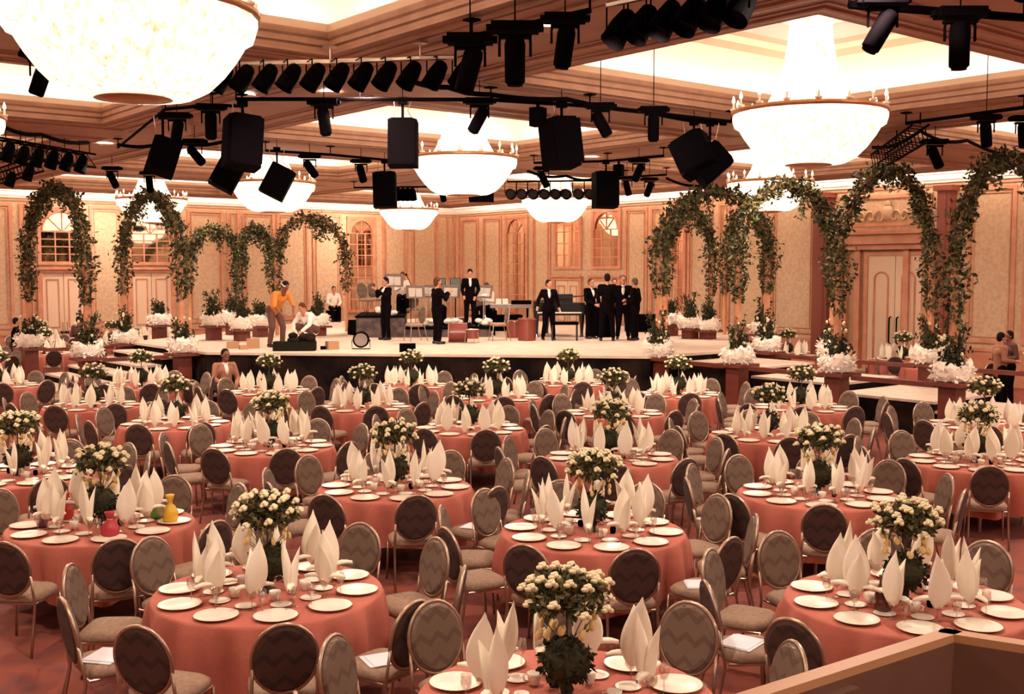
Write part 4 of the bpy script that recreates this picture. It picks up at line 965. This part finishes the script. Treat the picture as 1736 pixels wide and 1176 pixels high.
for px, bk, f, lb in ((668, 1.0, 180, 'grey music stand left of the middle of the riser'), (705, .9, 180, 'wide grey music stand at the middle of the riser'), (727, 1.8, 170, 'music stand behind the brown haired player'),
                      (765, 1.2, 185, 'music stand under the two dark screens'), (820, 1.0, 200, 'music stand at the right end of the riser')): mstand(onr(px, bk), f, lb)
# seated players in white shirts behind the stands
for px, bk, f, lb in ((683, 2.5, 5, 'person in white shirt seated behind the grey music stands'), (745, 2.5, 10, 'person in white shirt seated below the two dark screens'), (829, 2.3, -40, 'person in white shirt bending at the right end of the riser')):
    o = person('p', lb, onr(px, bk), facing(f), dict(sit, nod=30, lh=(-.1, .4, .8), rh=(.1, .4, .8)), dict(top='shirt', hair='hairb', formal=0), .95)
    c = MB().box((-.2, -.2, 0), (.2, .15, .42)); q = place(c, 'storage_case', 'black', onr(px, bk), facing(f), 'black case as a seat on the riser, ' + ('left' if px < 700 else 'middle' if px < 800 else 'right') + ' one', 'case')
for px, lb in ((747, 'left of two dark green screens above the band gear'), (772, 'right of two dark green screens above the band gear')):
    p = onr(px, 3.0); t = thing('screen_on_stand', 'dark green screen on a stand, ' + lb, 'screen', p, ra)
    MB().box((-.17, -.03, 1.15), (.17, .03, 1.42)).build('casing', 'black', t); MB().box((-.155, -.035, 1.165), (.155, -.031, 1.405)).build('screen_face', mat('screen', (.04, .06, .035), .2), t)
    MB().tube([(0, 0, .02), (0, 0, 1.15)], .02, 6).lathe([(.2, 0), (.2, .02), (.03, .04)], 12).build('stand', 'black', t)
t = thing('microphone_stand', 'thin microphone stand behind the gold chair, against the wall panel', 'microphone stand', onr(697, 1.9), ra)
MB().tube([(0, 0, 0), (0, 0, 1.25), (-.12, 0, 1.5)], .012, 6).lathe([(.15, 0), (.15, .015), (.02, .03)], 12).build('pole', 'black', t); MB().ell((-.13, 0, 1.53), (.03, .03, .045), 8, 6).build('microphone', 'grille', t)
# drums
p = at(776, 580, STZ)
t = thing('bass_drum', 'red bass drum lying on its shell with pale head facing left', 'drum', p, facing(0) + .1)
X = Matrix.Translation((0, 0, .27)) @ Matrix.Rotation(RAD(90), 4, 'Y')
MB().lathe([(.25, -.25), (.255, -.22), (.255, .22), (.25, .25)], 28, 0, X=X).build('shell', 'drum', t, False)
MB().lathe([(.0, .252), (.235, .252), (.24, .25)], 28, 0, X=X).lathe([(.0, -.252), (.235, -.252), (.24, -.25)], 28, 0, X=X).build('drum_head', 'skinhd', t)
for z in (-.24, .24): MB().tube([X @ Vector((.258 * math.cos(k * .2244), .258 * math.sin(k * .2244), z)) for k in range(28)], .014, 6, closed=True).build('drum_hoop', 'redwood', t)
def tom(p, r_, h, lb, z=0):
    t = thing('tom_drum', lb, 'drum', p, .3, 'small red drums'); MB().lathe([(r_, .12 + z), (r_, .12 + h + z)], 24).build('shell', 'drum', t); MB().lathe([(0, .125 + h + z), (r_ * .97, .125 + h + z)], 24, cap=False).build('drum_head', 'skinhd', t)
    MB().tube([(r_ * 1.02 * math.cos(k * .2618), r_ * 1.02 * math.sin(k * .2618), .12 + h + z) for k in range(24)], .012, 6, closed=True).build('drum_hoop', 'steel', t)
    for k in range(3): a = k * 2.094 + .4; MB().tube([((r_ + .02) * math.cos(a), (r_ + .02) * math.sin(a), .3 + z), ((r_ + .05) * math.cos(a), (r_ + .05) * math.sin(a), 0)], .01, 6).build('leg', 'steel', t)
tom(at(801, 581, STZ), .17, .24, 'red floor drum right of the bass drum'); tom(at(781, 566, STZ), .14, .26, 'red drum just behind the bass drum', .12)
for px, py, r_, h, lb in ((893, 577, .24, .62, 'tall red drum shell at the left of the piano'), (872, 572, .22, .5, 'brown red drum case left of the tall red shell')):
    place(MB().lathe([(r_, 0), (r_ + .01, .03), (r_ + .01, h - .03), (r_, h)], 24).tube([((r_ + .015) * math.cos(k * .2618), (r_ + .015) * math.sin(k * .2618), h - .04) for k in range(24)], .012, 6, closed=True), 'drum_case', 'drum', at(px, py, STZ), 0, lb, 'drum')
# keyboard bank
p = at(866, 568, STZ); t = thing('keyboard_bank', 'grey keyboard bank on stand with papers, left of the piano', 'keyboard', p, facing(0) + .1)
MB().box((-.62, -.2, .82), (.62, .2, .92)).build('keyboard_case', 'grey', t); MB().box((-.58, -.19, .921), (.58, -.04, .93)).build('keys', 'shirt', t)
MB().box((-.6, .1, .93), (.0, .2, 1.05)).build('control_panel', 'black', t)
for s in (-.5, .5):
    MB().tube([(s, -.2, 0), (s, .2, .82)], .018, 6).tube([(s, .2, 0), (s, -.2, .82)], .018, 6).build('stand_frame', 'black', t)
for k, x in enumerate((.1, .3)): MB().box((x, .12, .931), (x + .16, .15, 1.1)).build('sheet_music', 'shirt', t)
# grand piano, keyboard towards the camera
p = at(948, 571, STZ); p2 = p
t = thing('grand_piano', 'black grand piano with its keyboard side to the camera, behind the person at centre', 'piano', p, facing(0) + math.pi)
pr = [(-.75, 0), (.75, 0), (.75, .75), (.62, 1.1), (.35, 1.35), (.15, 1.65), (-.1, 1.95), (-.45, 2.1), (-.75, 1.95)]
m = MB(); prism(m, pr, .68, 1.0, 0, 0); m.box((-.75, -.28, .66), (-.66, .02, .86)); m.box((.66, -.28, .66), (.75, .02, .86)); m.box((-.66, -.28, .64), (.66, .0, .70)); m.build('case', 'blackg', t)
MB().box((-.64, -.26, .70), (.64, -.10, .735)).build('keys', 'plate', t)
m = MB(); 
for k in range(36):
    if k % 7 not in (2, 6): m.box((-.61 + k * .0345, -.2, .735), (-.595 + k * .0345, -.1, .75))
m.build('black_keys', 'black', t)
m = MB(); X = Matrix.Translation((-.75, 0, 1.01)) @ Matrix.Rotation(RAD(-7), 4, 'Y') @ Matrix.Translation((.75, 0, 0)); m2 = MB(); prism(m2, pr, 0, .03, 0, 0); m.add(m2.v, m2.f, 0, X); m.build('lid', 'blackg', t)
MB().box((-.4, .12, 1.0), (.4, .14, 1.25)).build('music_desk', 'blackg', t)
for q in ((-.66, .05), (.66, .05), (-.3, 1.8)): MB().lathe([(.05, 0), (.04, .08), (.07, .5), (.08, .67)], 10, X=Matrix.Translation((*q, 0))).build('leg', 'blackg', t)
t = thing('piano_bench', 'black piano bench in front of the keyboard', 'bench', at(957, 577, STZ), facing(0) + math.pi)
MB().box((-.38, -.18, .44), (.38, .18, .52)).build('seat', 'black', t)
for x in (-.34, .34):
    for y in (-.14, .14): MB().cbox((x, y, .22), (.04, .04, .44)).build('leg', 'blackg', t)
# black case / desk in front of the leftmost of the group
t = thing('equipment_desk', 'black sloping desk with a brown top in front of the leftmost man of the group', 'desk', at(1017, 571, STZ), facing(0))
MB().box((-.3, -.25, 0), (.3, .2, .85)).build('body', 'black', t)
MB().box((-.32, -.27, -.015), (.32, .24, .015), 0, Matrix.Translation((0, 0, .95)) @ Matrix.Rotation(RAD(25), 4, 'X')).build('top', 'card', t)
place(MB().box((-.5, -.3, 0), (.5, .3, .55)).box((-.52, -.32, .3), (.52, .32, .33)), 'flight_case', 'black', at(1088, 562, STZ), ra, 'black case at the right end behind the group in tuxedos', 'case')
place(MB().box((-.8, -.4, 0), (.8, .4, .5)).box((-.82, -.42, .45), (.82, .42, .5)), 'flight_case', 'black', at(842, 560, STZ), ra, 'long low black case behind the gold chair right of the drums', 'case')
# floor wedge, floor lamp, boxes
def wedge(p, rz, lb):
    t = thing('monitor_wedge', lb, 'speaker', p, rz, 'floor speakers')
    v = [(-.33, -.28, 0), (.33, -.28, 0), (.33, .25, 0), (-.33, .25, 0), (-.33, -.2, .12), (.33, -.2, .12), (.33, .18, .45), (-.33, .18, .45)]
    MB().add(v, [(0, 3, 2, 1), (4, 5, 6, 7), (0, 1, 5, 4), (1, 2, 6, 5), (2, 3, 7, 6), (3, 0, 4, 7)]).build('cabinet', 'black', t)
    X = Matrix.Translation((0, -.01, .285)) @ Matrix.Rotation(math.atan2(.33, .38), 4, 'X'); MB().box((-.29, -.22, .0), (.29, .22, .012), 0, X).build('grille', 'grille', t)
wedge(at(612, 567, STZ), facing(180) + .6, 'black floor speaker behind the round lamp at the stage edge')
t = thing('floor_lamp', 'round stage lamp standing on the stage edge, glass facing the camera', 'lamp', at(612, 592, STZ), facing(0))
X = Matrix.Translation((0, 0, .24)) @ Matrix.Rotation(RAD(-90), 4, 'X')
MB().lathe([(.08, -.3), (.15, -.22), (.2, -.1), (.2, .04), (.17, .04), (.16, 0)], 24, 0, X=X, cap=False).build('housing', 'black', t); MB().lathe([(0, .0), (.165, .01)], 24, 0, X=X, cap=False).build('lens', 'grey', t)
MB().tube([(-.22, 0, .24), (-.22, 0, .02), (.22, 0, .02), (.22, 0, .24)], .012, 6).build('yoke', 'black', t)
for px, py, w, d, h, rz, mt, lb in ((395, 590, .30, .25, .16, .2, 'card', 'flat tan box on the stage edge, leftmost'), (429, 590, .3, .25, .24, .1, 'card', 'taller tan box second from the left on the stage edge'), (413, 592, .2, .15, .1, .4, 'card', 'small tan box between two others on the stage edge'),
                                (563, 592, .28, .22, .2, .5, 'card', 'tan box on the stage edge right of the crouching person'), (549, 592, .16, .1, .08, .1, 'black', 'small black box beside a tan box on the stage edge'), (691, 596, .38, .25, .2, 0, 'black', 'black box on the stage edge below the gold chair')):
    m = MB().box((-w / 2, -d / 2, 0), (w / 2, d / 2, h)).box((-w / 2 - .004, -.03, 0), (w / 2 + .004, .03, h + .004), 1); place(m, 'box', [mt, 'wood'], at(px, py, STZ), ra + rz, lb, 'box')
m = MB().box((-.50, -.22, 0), (.50, .22, .22)); r = random.Random(77)
t = thing('equipment_chest', 'long dark chest heaped with cloth between the two people at stage front left', 'trunk', at(500, 594, STZ), ra); m.build('body', 'olive', t)
m = MB()
for _ in range(16): m.ell((r.uniform(-.1, .5), r.uniform(-.15, .15), r.uniform(.22, .36)), (.12, .1, .08), 8, 6)
m.build('cloth_heap', 'blackc', t, True)
# ---------------------------------------------------------------- rig under the ceiling
ZR = ZS - .22
def rig(px, py, z=ZR): return at(px, py, z)
def pipe(pts, z, r_, m, lb, name='lighting_pipe', sag=0):
    P = [rig(x, y, z) for x, y in pts]; out = []
    for i in range(len(P) - 1):
        for k in range(8):
            q = P[i].lerp(P[i + 1], k / 8); q = q + Vector((0, 0, -sag * math.sin(math.pi * k / 8))); out.append(q)
    out.append(P[-1]); mb = MB().tube(out, r_, 6, 0)
    if not sag:
        for q in out[::8] + [out[-1]]:
            mb.tube([q, Vector((q.x, q.y, ZS - .05))], .012, 5, 0); mb.cbox((q.x, q.y, ZS - .045), (.14, .14, .02), 0)
    o = mb.build(name, m); tag(o, lb, 'pipe' if not sag else 'cable', None)
pipe([(395, 108), (560, 105), (712, 98), (775, 97)], ZR, .032, 'steel', 'shiny lamp bar at upper left carrying the row of round lamps')
pipe([(300, 117), (395, 108)], ZR, .032, 'steel', 'left end of the shiny lamp bar, behind the huge chandelier')
pipe([(400, 168), (610, 168), (832, 169), (1000, 180), (1240, 206)], ZR, .028, 'black', 'long black pipe above the middle speakers')
pipe([(200, 250), (280, 185), (360, 178), (410, 180)], ZR, .026, 'black', 'black pipe above the left group of speakers')
pipe([(800, 62), (1000, 18)], ZR, .03, 'black', 'black pipe with moving lamps at the top centre')
pipe([(1030, 8), (1300, -50)], ZR, .03, 'steel', 'lamp bar leaving the top edge of the picture')
pipe([(450, 255), (560, 262), (665, 272)], ZR, .028, 'black', 'black pipe behind the leftmost middle speaker')
pipe([(905, 276), (1030, 273), (1125, 264)], ZR, .028, 'black', 'black pipe above the far right small speaker')
pipe([(1060, 300), (1130, 296)], ZR, .028, 'black', 'short black pipe right of the far small speaker')
pipe([(600, 318), (760, 316)], ZR, .026, 'black', 'far black pipe left of the middle chandelier')
pipe([(860, 308), (1012, 306)], ZR, .026, 'black', 'far lamp bar with a row of eight round lamps')
pipe([(1536, 209), (1736, 182)], ZR, .03, 'black', 'black pipe at upper right near the picture edge')
pipe([(1440, 8), (1736, 30)], ZR, .04, 'black', 'black pipe at the top right corner')
for pts, lb, sg in (([(690, 135), (760, 148), (830, 160), (960, 168), (1100, 190), (1230, 210)], 'thick black cable drooping along the beam right of the lamp bar', .03),
                ([(200, 245), (290, 238), (380, 240)], 'black cable left of the hanging speakers', .08), ([(895, 290), (960, 298), (1010, 302)], 'black cable hanging behind the right middle speaker', .08),
                ([(1480, 250), (1560, 222), (1640, 238), (1736, 262)], 'thick black cable looping above the right arches', .10), ([(1130, 302), (1190, 315), (1250, 320)], 'black cable behind the twin speakers at right', .08),
                ([(0, 212), (70, 228), (150, 242)], 'black cable above the truss at left edge', .06)):
    pipe(pts, ZR + .02, .035, 'black', lb, 'power_cable', sg)
# round lamps on the bars
can = MB().lathe([(.05, .28), (.08, .25), (.105, .12), (.11, -.05), (.115, -.05), (.105, -.04), (.10, .1)], 18, cap=False).lathe([(0, .285), (.05, .28)], 12, cap=False).mesh('housing', 'black', True)
lens = MB().lathe([(0, .03), (.10, .03)], 18, cap=False).mesh('lens', 'blackg')
yoke = MB().tube([(-.13, 0, .05), (-.13, 0, .30), (.13, 0, .30), (.13, 0, .05)], .009, 5).mesh('yoke', 'black')
def ceil_z(x, y):
    return 7.5 if any(abs(x - cen(i, j)[0]) < CU and abs(y - cen(i, j)[1]) < CV for i, j in cof) else ZS
def par(p, tilt, rz, lb, grp, s=1.0, up=0):
    t = thing('stage_lamp', lb, 'lamp', p, rz, grp); t.scale = (s,) * 3
    if up: MB().tube([(0, 0, 0), (0, 0, up)], .008, 5).build('clamp_rod', 'black', t)
    obj('yoke', yoke, t, (0, 0, -.30)); h = obj('housing', can, t, (0, 0, -.28)); h.rotation_euler.x = tilt; l = obj('lens', lens, h)
words = ['leftmost', 'second', 'third', 'fourth', 'fifth', 'sixth', 'seventh', 'eighth', 'ninth', 'tenth', 'eleventh', 'twelfth']
for k, px in enumerate((327, 367, 403, 443, 483, 524, 565, 606, 646, 688, 732, 776)):
    par(rig(px, 107 - (px - 327) * .022), RAD(32), facing(-70) + k * .02, 'round black lamp on the upper left bar, %s in the row' % words[k], 'round lamps on the upper left bar', 1.0)
for k, (px, py) in enumerate(((1043, 8), (1080, 0), (1120, -8), (1162, -17), (1205, -26), (1250, -36))):
    par(rig(px, py), RAD(35), facing(-60) + k * .02, 'round black lamp at the top edge right of centre, %s in the row' % words[k], 'round lamps on the top bar', 1.08)
for k, px in enumerate((866, 885, 904, 923, 942, 960, 981, 1000)):
    par(rig(px, 307), RAD(78), facing(10), 'small far round lamp above a chandelier, %s in the row' % words[k], 'far row of round lamps', 1.3)
for k, px in enumerate((676, 684, 692, 700)):
    par(rig(px, 318), RAD(20), facing(20), 'tiny far round lamp left of the middle chandelier, %s of four' % words[k], 'tiny far lamps', 1.1)
# moving lamps: base box on the pipe, yoke and barrel head
mbase = MB().box((-.20, -.10, .0), (.20, .10, .08)).box((-.24, -.05, .01), (.24, .05, .06)).mesh('base', 'black')
myoke = MB().tube([(-.12, 0, -.02), (-.13, 0, -.08), (-.13, 0, -.20)], .012, 6).tube([(.12, 0, -.02), (.13, 0, -.08), (.13, 0, -.20)], .012, 6).box((-.14, -.04, -.05), (.14, .04, -.02)).mesh('yoke', 'black')
mhead = MB().lathe([(.065, -.23), (.085, -.21), (.088, .10), (.075, .15), (.03, .17)], 14).lathe([(0, -.245), (.07, -.24)], 12, cap=False).mesh('head', 'black', True)
def mover(px, py, tilt, f, lb, s=1.0, z=ZR - .12):
    t = thing('moving_lamp', lb, 'lamp', rig(px, py, z), facing(f), 'moving lamps under the ceiling'); t.scale = (s,) * 3
    q = t.location; MB().tube([(0, 0, .1), (0, 0, (ceil_z(q.x, q.y) - q.z) / s)], .007, 5).build('hanger', 'black', t)
    obj('base', mbase, t); obj('yoke', myoke, t); h = obj('head', mhead, t, (0, 0, -.20)); h.rotation_euler.y = RAD(tilt)
MV = [(70, 98, -20, 0, 'black moving lamp below the huge chandelier at upper left', 1), (300, 200, -10, 5, 'black moving lamp above the leftmost hanging speaker', 1), (357, 186, 0, 10, 'black moving lamp left of the upper left speaker', 1),
      (549, 178, 8, 0, 'black moving lamp hanging left of the middle speaker', 1), (813, 176, -28, 0, 'black moving lamp tilted right above the middle chandelier', 1), (1018, 184, 30, 0, 'black moving lamp tilted left beside the right middle speaker', 1),
      (1108, 190, 0, 0, 'black moving lamp pointing straight down right of centre', 1), (1497, 8, -30, 0, 'black moving lamp tilted right at the top right', 1), (1628, 30, 0, 0, 'large black moving lamp pointing down at the top right', 1.1),
      (1672, 203, 5, 0, 'black moving lamp against the bright recess at right', 1), (1736, 205, 5, 0, 'black moving lamp at the right picture edge', 1), (1585, 244, 25, 0, 'black moving lamp above the right wall doors', 1.1),
      (190, 288, 25, 0, 'black moving lamp above the left leafy arch', 1), (253, 296, 5, 0, 'black moving lamp in front of the left chandelier', 1), (330, 243, 40, 0, 'small black lamp between the left hanging speakers', 1),
      (525, 268, 35, 0, 'small black moving lamp right of the left speakers', 1), (612, 276, 15, 0, 'small black moving lamp left of the small middle speaker', 1), (921, 288, 25, 0, 'small black lamp right of the middle chandelier', 1),
      (1083, 275, -25, 0, 'small black moving lamp right of the far speaker', 1), (1063, 304, 15, 0, 'lower small black moving lamp right of the far speaker', 1), (1101, 306, -20, 0, 'rightmost small black moving lamp beside the far speaker', 1),
      (958, 38, -8, 0, 'black moving lamp right of the top centre', 1), (873, 55, 0, 0, 'tall black moving lamp at the top centre', 1.2), (797, 74, -15, 0, 'black moving lamp at the right end of the upper left bar', 1.2), (750, 316, 10, 0, 'far small moving lamp under the middle chandelier', 1)]
for a in MV: mover(*a)
for px, py, lb in ((912, 178, 'small black box hanging from the long pipe'), (1049, 276, 'small black box hanging right of the far speaker')):
    p = rig(px, py); place(MB().box((-.1, -.1, -.32), (.1, .1, -.04)).box((-.02, -.02, -.05), (.02, .02, .04)), 'hanging_box', 'black', p, .4, lb, 'box')
# hanging speakers
def speaker(px, py, w, h, dp, hang, roll, f, lb, tilt=10):
    """px,py: middle of the cabinet; hang: row of the pipe above it"""
    top = rig(px, hang); d = depth(top); q = atd(px, py, d)
    t = thing('hanging_speaker', lb, 'speaker', q, facing(f), 'black speakers hanging from the pipes')
    Xr = Matrix.Rotation(RAD(roll), 4, 'Y') @ Matrix.Rotation(RAD(tilt), 4, 'X')
    b = .10 * w
    v = []
    for z in (-h / 2, h / 2):
        v += [(-w / 2, dp / 2, z), (w / 2, dp / 2, z), (w / 2, -dp / 4, z), (w / 2 - b * 1.6, -dp / 2, z), (-w / 2 + b * 1.6, -dp / 2, z), (-w / 2, -dp / 4, z)]
    v = [(x, -y, z) for x, y, z in v]
    MB().add(v, [(0, 1, 2, 3, 4, 5), (11, 10, 9, 8, 7, 6)] + [(k, k + 6, (k + 1) % 6 + 6, (k + 1) % 6) for k in range(6)], 0, Xr).build('cabinet', 'black', t)
    g = MB().box((-w / 2 + .03, dp / 2 + .0, -h / 2 + .03), (w / 2 - .03, dp / 2 + .012, h / 2 - .03), 0, Xr)
    g = MB(); g.box((-w * .46, -dp / 2 - .004, -h * .46), (w * .46, -dp / 2 + .004, h * .46), 0, Xr @ Matrix.Rotation(math.pi, 4, 'Z')); g.build('grille', 'grille', t)
    zt = top.z - q.z
    MB().tube([(0, 0, h * .42), (0, 0, zt)], .022, 6).tube([(0, 0, zt), (0, 0, ceil_z(q.x, q.y) - q.z)], .007, 5).box((-.07, -.05, zt - .05), (.07, .05, zt + .05)).build('bracket', 'black', t)
    for s in (-1, 1):
        a = Xr @ Vector((s * w * .35, 0, h / 2)); MB().tube([a, (s * w * .22 + .02, 0, (a.z + zt) / 2), (s * w * .3, 0, zt)], .008, 5).build('chain', 'steel', t)
speaker(683, 243, .43, .68, .45, 168, 0, 0, 'black speaker hanging left of the middle chandelier, facing front', 4)
speaker(952, 243, .48, .72, .5, 174, 3, 25, 'black speaker hanging right of the middle chandelier, turned aside', 8)
speaker(412, 242, .52, .76, .5, 172, -6, 28, 'largest upper left hanging speaker, slightly tilted', 8)
speaker(277, 266, .46, .55, .45, 194, -18, 20, 'leftmost hanging speaker, tilted', 10)
speaker(385, 295, .50, .62, .4, 240, -28, 10, 'small speaker tilted below the two left speakers', 8)
speaker(470, 308, .52, .66, .4, 252, -27, 5, 'small tilted speaker in front of a chandelier', 6)
speaker(652, 322, .52, .80, .45, 272, 2, 0, 'small far speaker left of the middle chandelier', 4)
speaker(1027, 322, .54, .82, .45, 273, -1, 15, 'small far speaker right of the middle chandelier', 4)
speaker(816, 327, .70, .50, .45, 306, 0, 0, 'wide low black speaker just under the middle chandelier', 0)
speaker(1176, 262, .62, .62, .5, 205, 28, -25, 'left one of the twin tilted speakers at right', 10)
speaker(1203, 278, .50, .62, .5, 207, -48, -10, 'right one of the twin tilted speakers at right', 10)
# trusses
def truss(a, b, z, lb, w=.28):
    A = rig(*a, z); B = rig(*b, z); d = (B - A).normalized(); n = Vector((-d.y, d.x, 0)) * w / 2; m = MB(); L = (B - A).length
    cs = [n, -n, n + Vector((0, 0, -w)), -n + Vector((0, 0, -w))]
    for c in cs: m.tube([A + c, B + c], .022, 6)
    k = int(L / .35)
    for i in range(k):
        p = A + d * (L * i / k); q = A + d * (L * (i + 1) / k)
        for c0, c1 in ((cs[0], cs[2]), (cs[1], cs[3]), (cs[2], cs[3]), (cs[0], cs[1])): m.tube([p + c0, q + c1], .010, 4)
    for q in (A, B, (A + B) / 2): m.tube([q, Vector((q.x, q.y, ZS - .004))], .012, 4)
    return tag(m.build('truss', 'black'), lb, 'truss')
truss((-20, 232), (152, 262), ZR, 'black lighting truss at the left picture edge'); truss((-10, 292), (62, 268), ZR, 'short black truss below the one at the left edge')
truss((1488, 262), (1560, 212), ZR, 'black truss wound with leaves above the right arches')
for k, (px, py) in enumerate(((10, 240), (35, 246), (60, 250), (85, 254), (110, 258), (135, 262), (15, 290), (45, 278))):
    par(rig(px, py, ZR - .28), RAD(20), facing(-40), 'round lamp clamped under the trusses at left, number %s from the edge' % words[k].replace('leftmost', 'first'), 'lamps under the left trusses', 1.0, .27 if k < 7 else .55)
# ---------------------------------------------------------------- brown parapet in the lower right corner
ZPp = 2.42
ap = at(1605, 1066, ZPp); t = thing('parapet', 'brown panelled parapet with a light top edge in the lower right corner', 'parapet', (ap.x, ap.y, 0))
el = at(1262, 1174, ZPp) - ap; er = at(1736, 1086, ZPp) - ap; el.normalize(); er.normalize()
def slab(d, L, z0, z1, th, m, name, off=0.0, par_=t):
    # th: thickness towards the camera side
    c = -(el + er).normalized() if False else (el + er).normalized(); n = Vector((-d.y, d.x, 0)); 
    if n.dot(c) < 0: n = -n
    a = n * off - d * .012; b = n * (off + th) - d * .012; P = [a, a + d * L, b + d * L, b]
    mb = MB().add([(q.x, q.y, z0) for q in P] + [(q.x, q.y, z1) for q in P], [(3, 2, 1, 0), (4, 5, 6, 7), (0, 1, 5, 4), (1, 2, 6, 5), (2, 3, 7, 6), (3, 0, 4, 7)])
    return mb.build(name, m, par_)
for d, L in ((el, 3.2), (er, 2.6)):
    slab(d, L, 0, ZPp - .016, .03, 'wood', 'panel')
    slab(d, L, ZPp - .016, ZPp, .034, 'woodl', 'top_edge', -.006)
    for k in range(4):
        q = d * (.35 + k * .75); slab(d, .09, ZPp - .9, ZPp - .03, .02, 'wood', 'batten', .03).location = q
# rotate the joined panels' soft rail: a thin moulding under the edge

# lamps aimed at the stage from the bars
for k, (px, py, tx, ty) in enumerate(((445, 130, 480, 570), (565, 128, 650, 560), (690, 125, 800, 560), (1045, 20, 940, 560), (1122, 10, 1040, 560), (776, 125, 560, 540), (1205, -10, 1150, 580))):
    p = rig(px, py, ZR - .35); q = at(tx, ty, STZ); l = bpy.data.lights.new('stage_beam', 'SPOT'); l.energy = SPOT; l.color = (1, .80, .64); l.spot_size = RAD(42); l.spot_blend = .8; l.shadow_soft_size = .1
    o = bpy.data.objects.new('stage_beam', l); COL.objects.link(o); o.location = p + (q - p).normalized() * .8; o.rotation_euler = (q - p).to_track_quat('-Z', 'Y').to_euler()

# more of the band's clutter on the riser
for px, bk, lb in ((715, 1.4, 'brass cymbal on a stand at the left of the riser middle'), (790, 1.6, 'brass cymbal on a stand behind the tailcoated person'), (822, .5, 'brass cymbal on a stand at the right end of the riser')):
    t = thing('cymbal_stand', lb, 'cymbal', onr(px, bk), 0, 'cymbals on the riser'); MB().tube([(0, 0, .3), (0, 0, .95)], .012, 6).build('pole', 'steel', t)
    for k in range(3): MB().tube([(0, 0, .35), (.22 * math.cos(k * 2.094), .22 * math.sin(k * 2.094), .01)], .01, 5).build('leg', 'steel', t)
    MB().lathe([(.0, .97), (.05, .965), (.22, .93)], 24, cap=False, X=Matrix.Rotation(.05, 4, 'X')).build('cymbal', 'brass', t)
for px, bk, lb in ((655, .35, 'white cloth bundle at the left front of the riser'), (733, .4, 'white cloth bundle on the riser beside the brown haired player'), (768, .35, 'white cloth bundle on the riser left of the tailcoated person'), (818, .3, 'white cloth bundle at the right front of the riser')):
    m = MB(); r = random.Random(px)
    for k in range(9): m.ell((r.uniform(-.22, .22), r.uniform(-.12, .12), r.uniform(.06, .2)), (.12, .1, .07), 8, 6)
    o = m.build('cloth_bundle', 'shirt', loc=onr(px, bk), smooth=True); tag(o, lb, 'cloth', 'white cloth bundles on the riser')
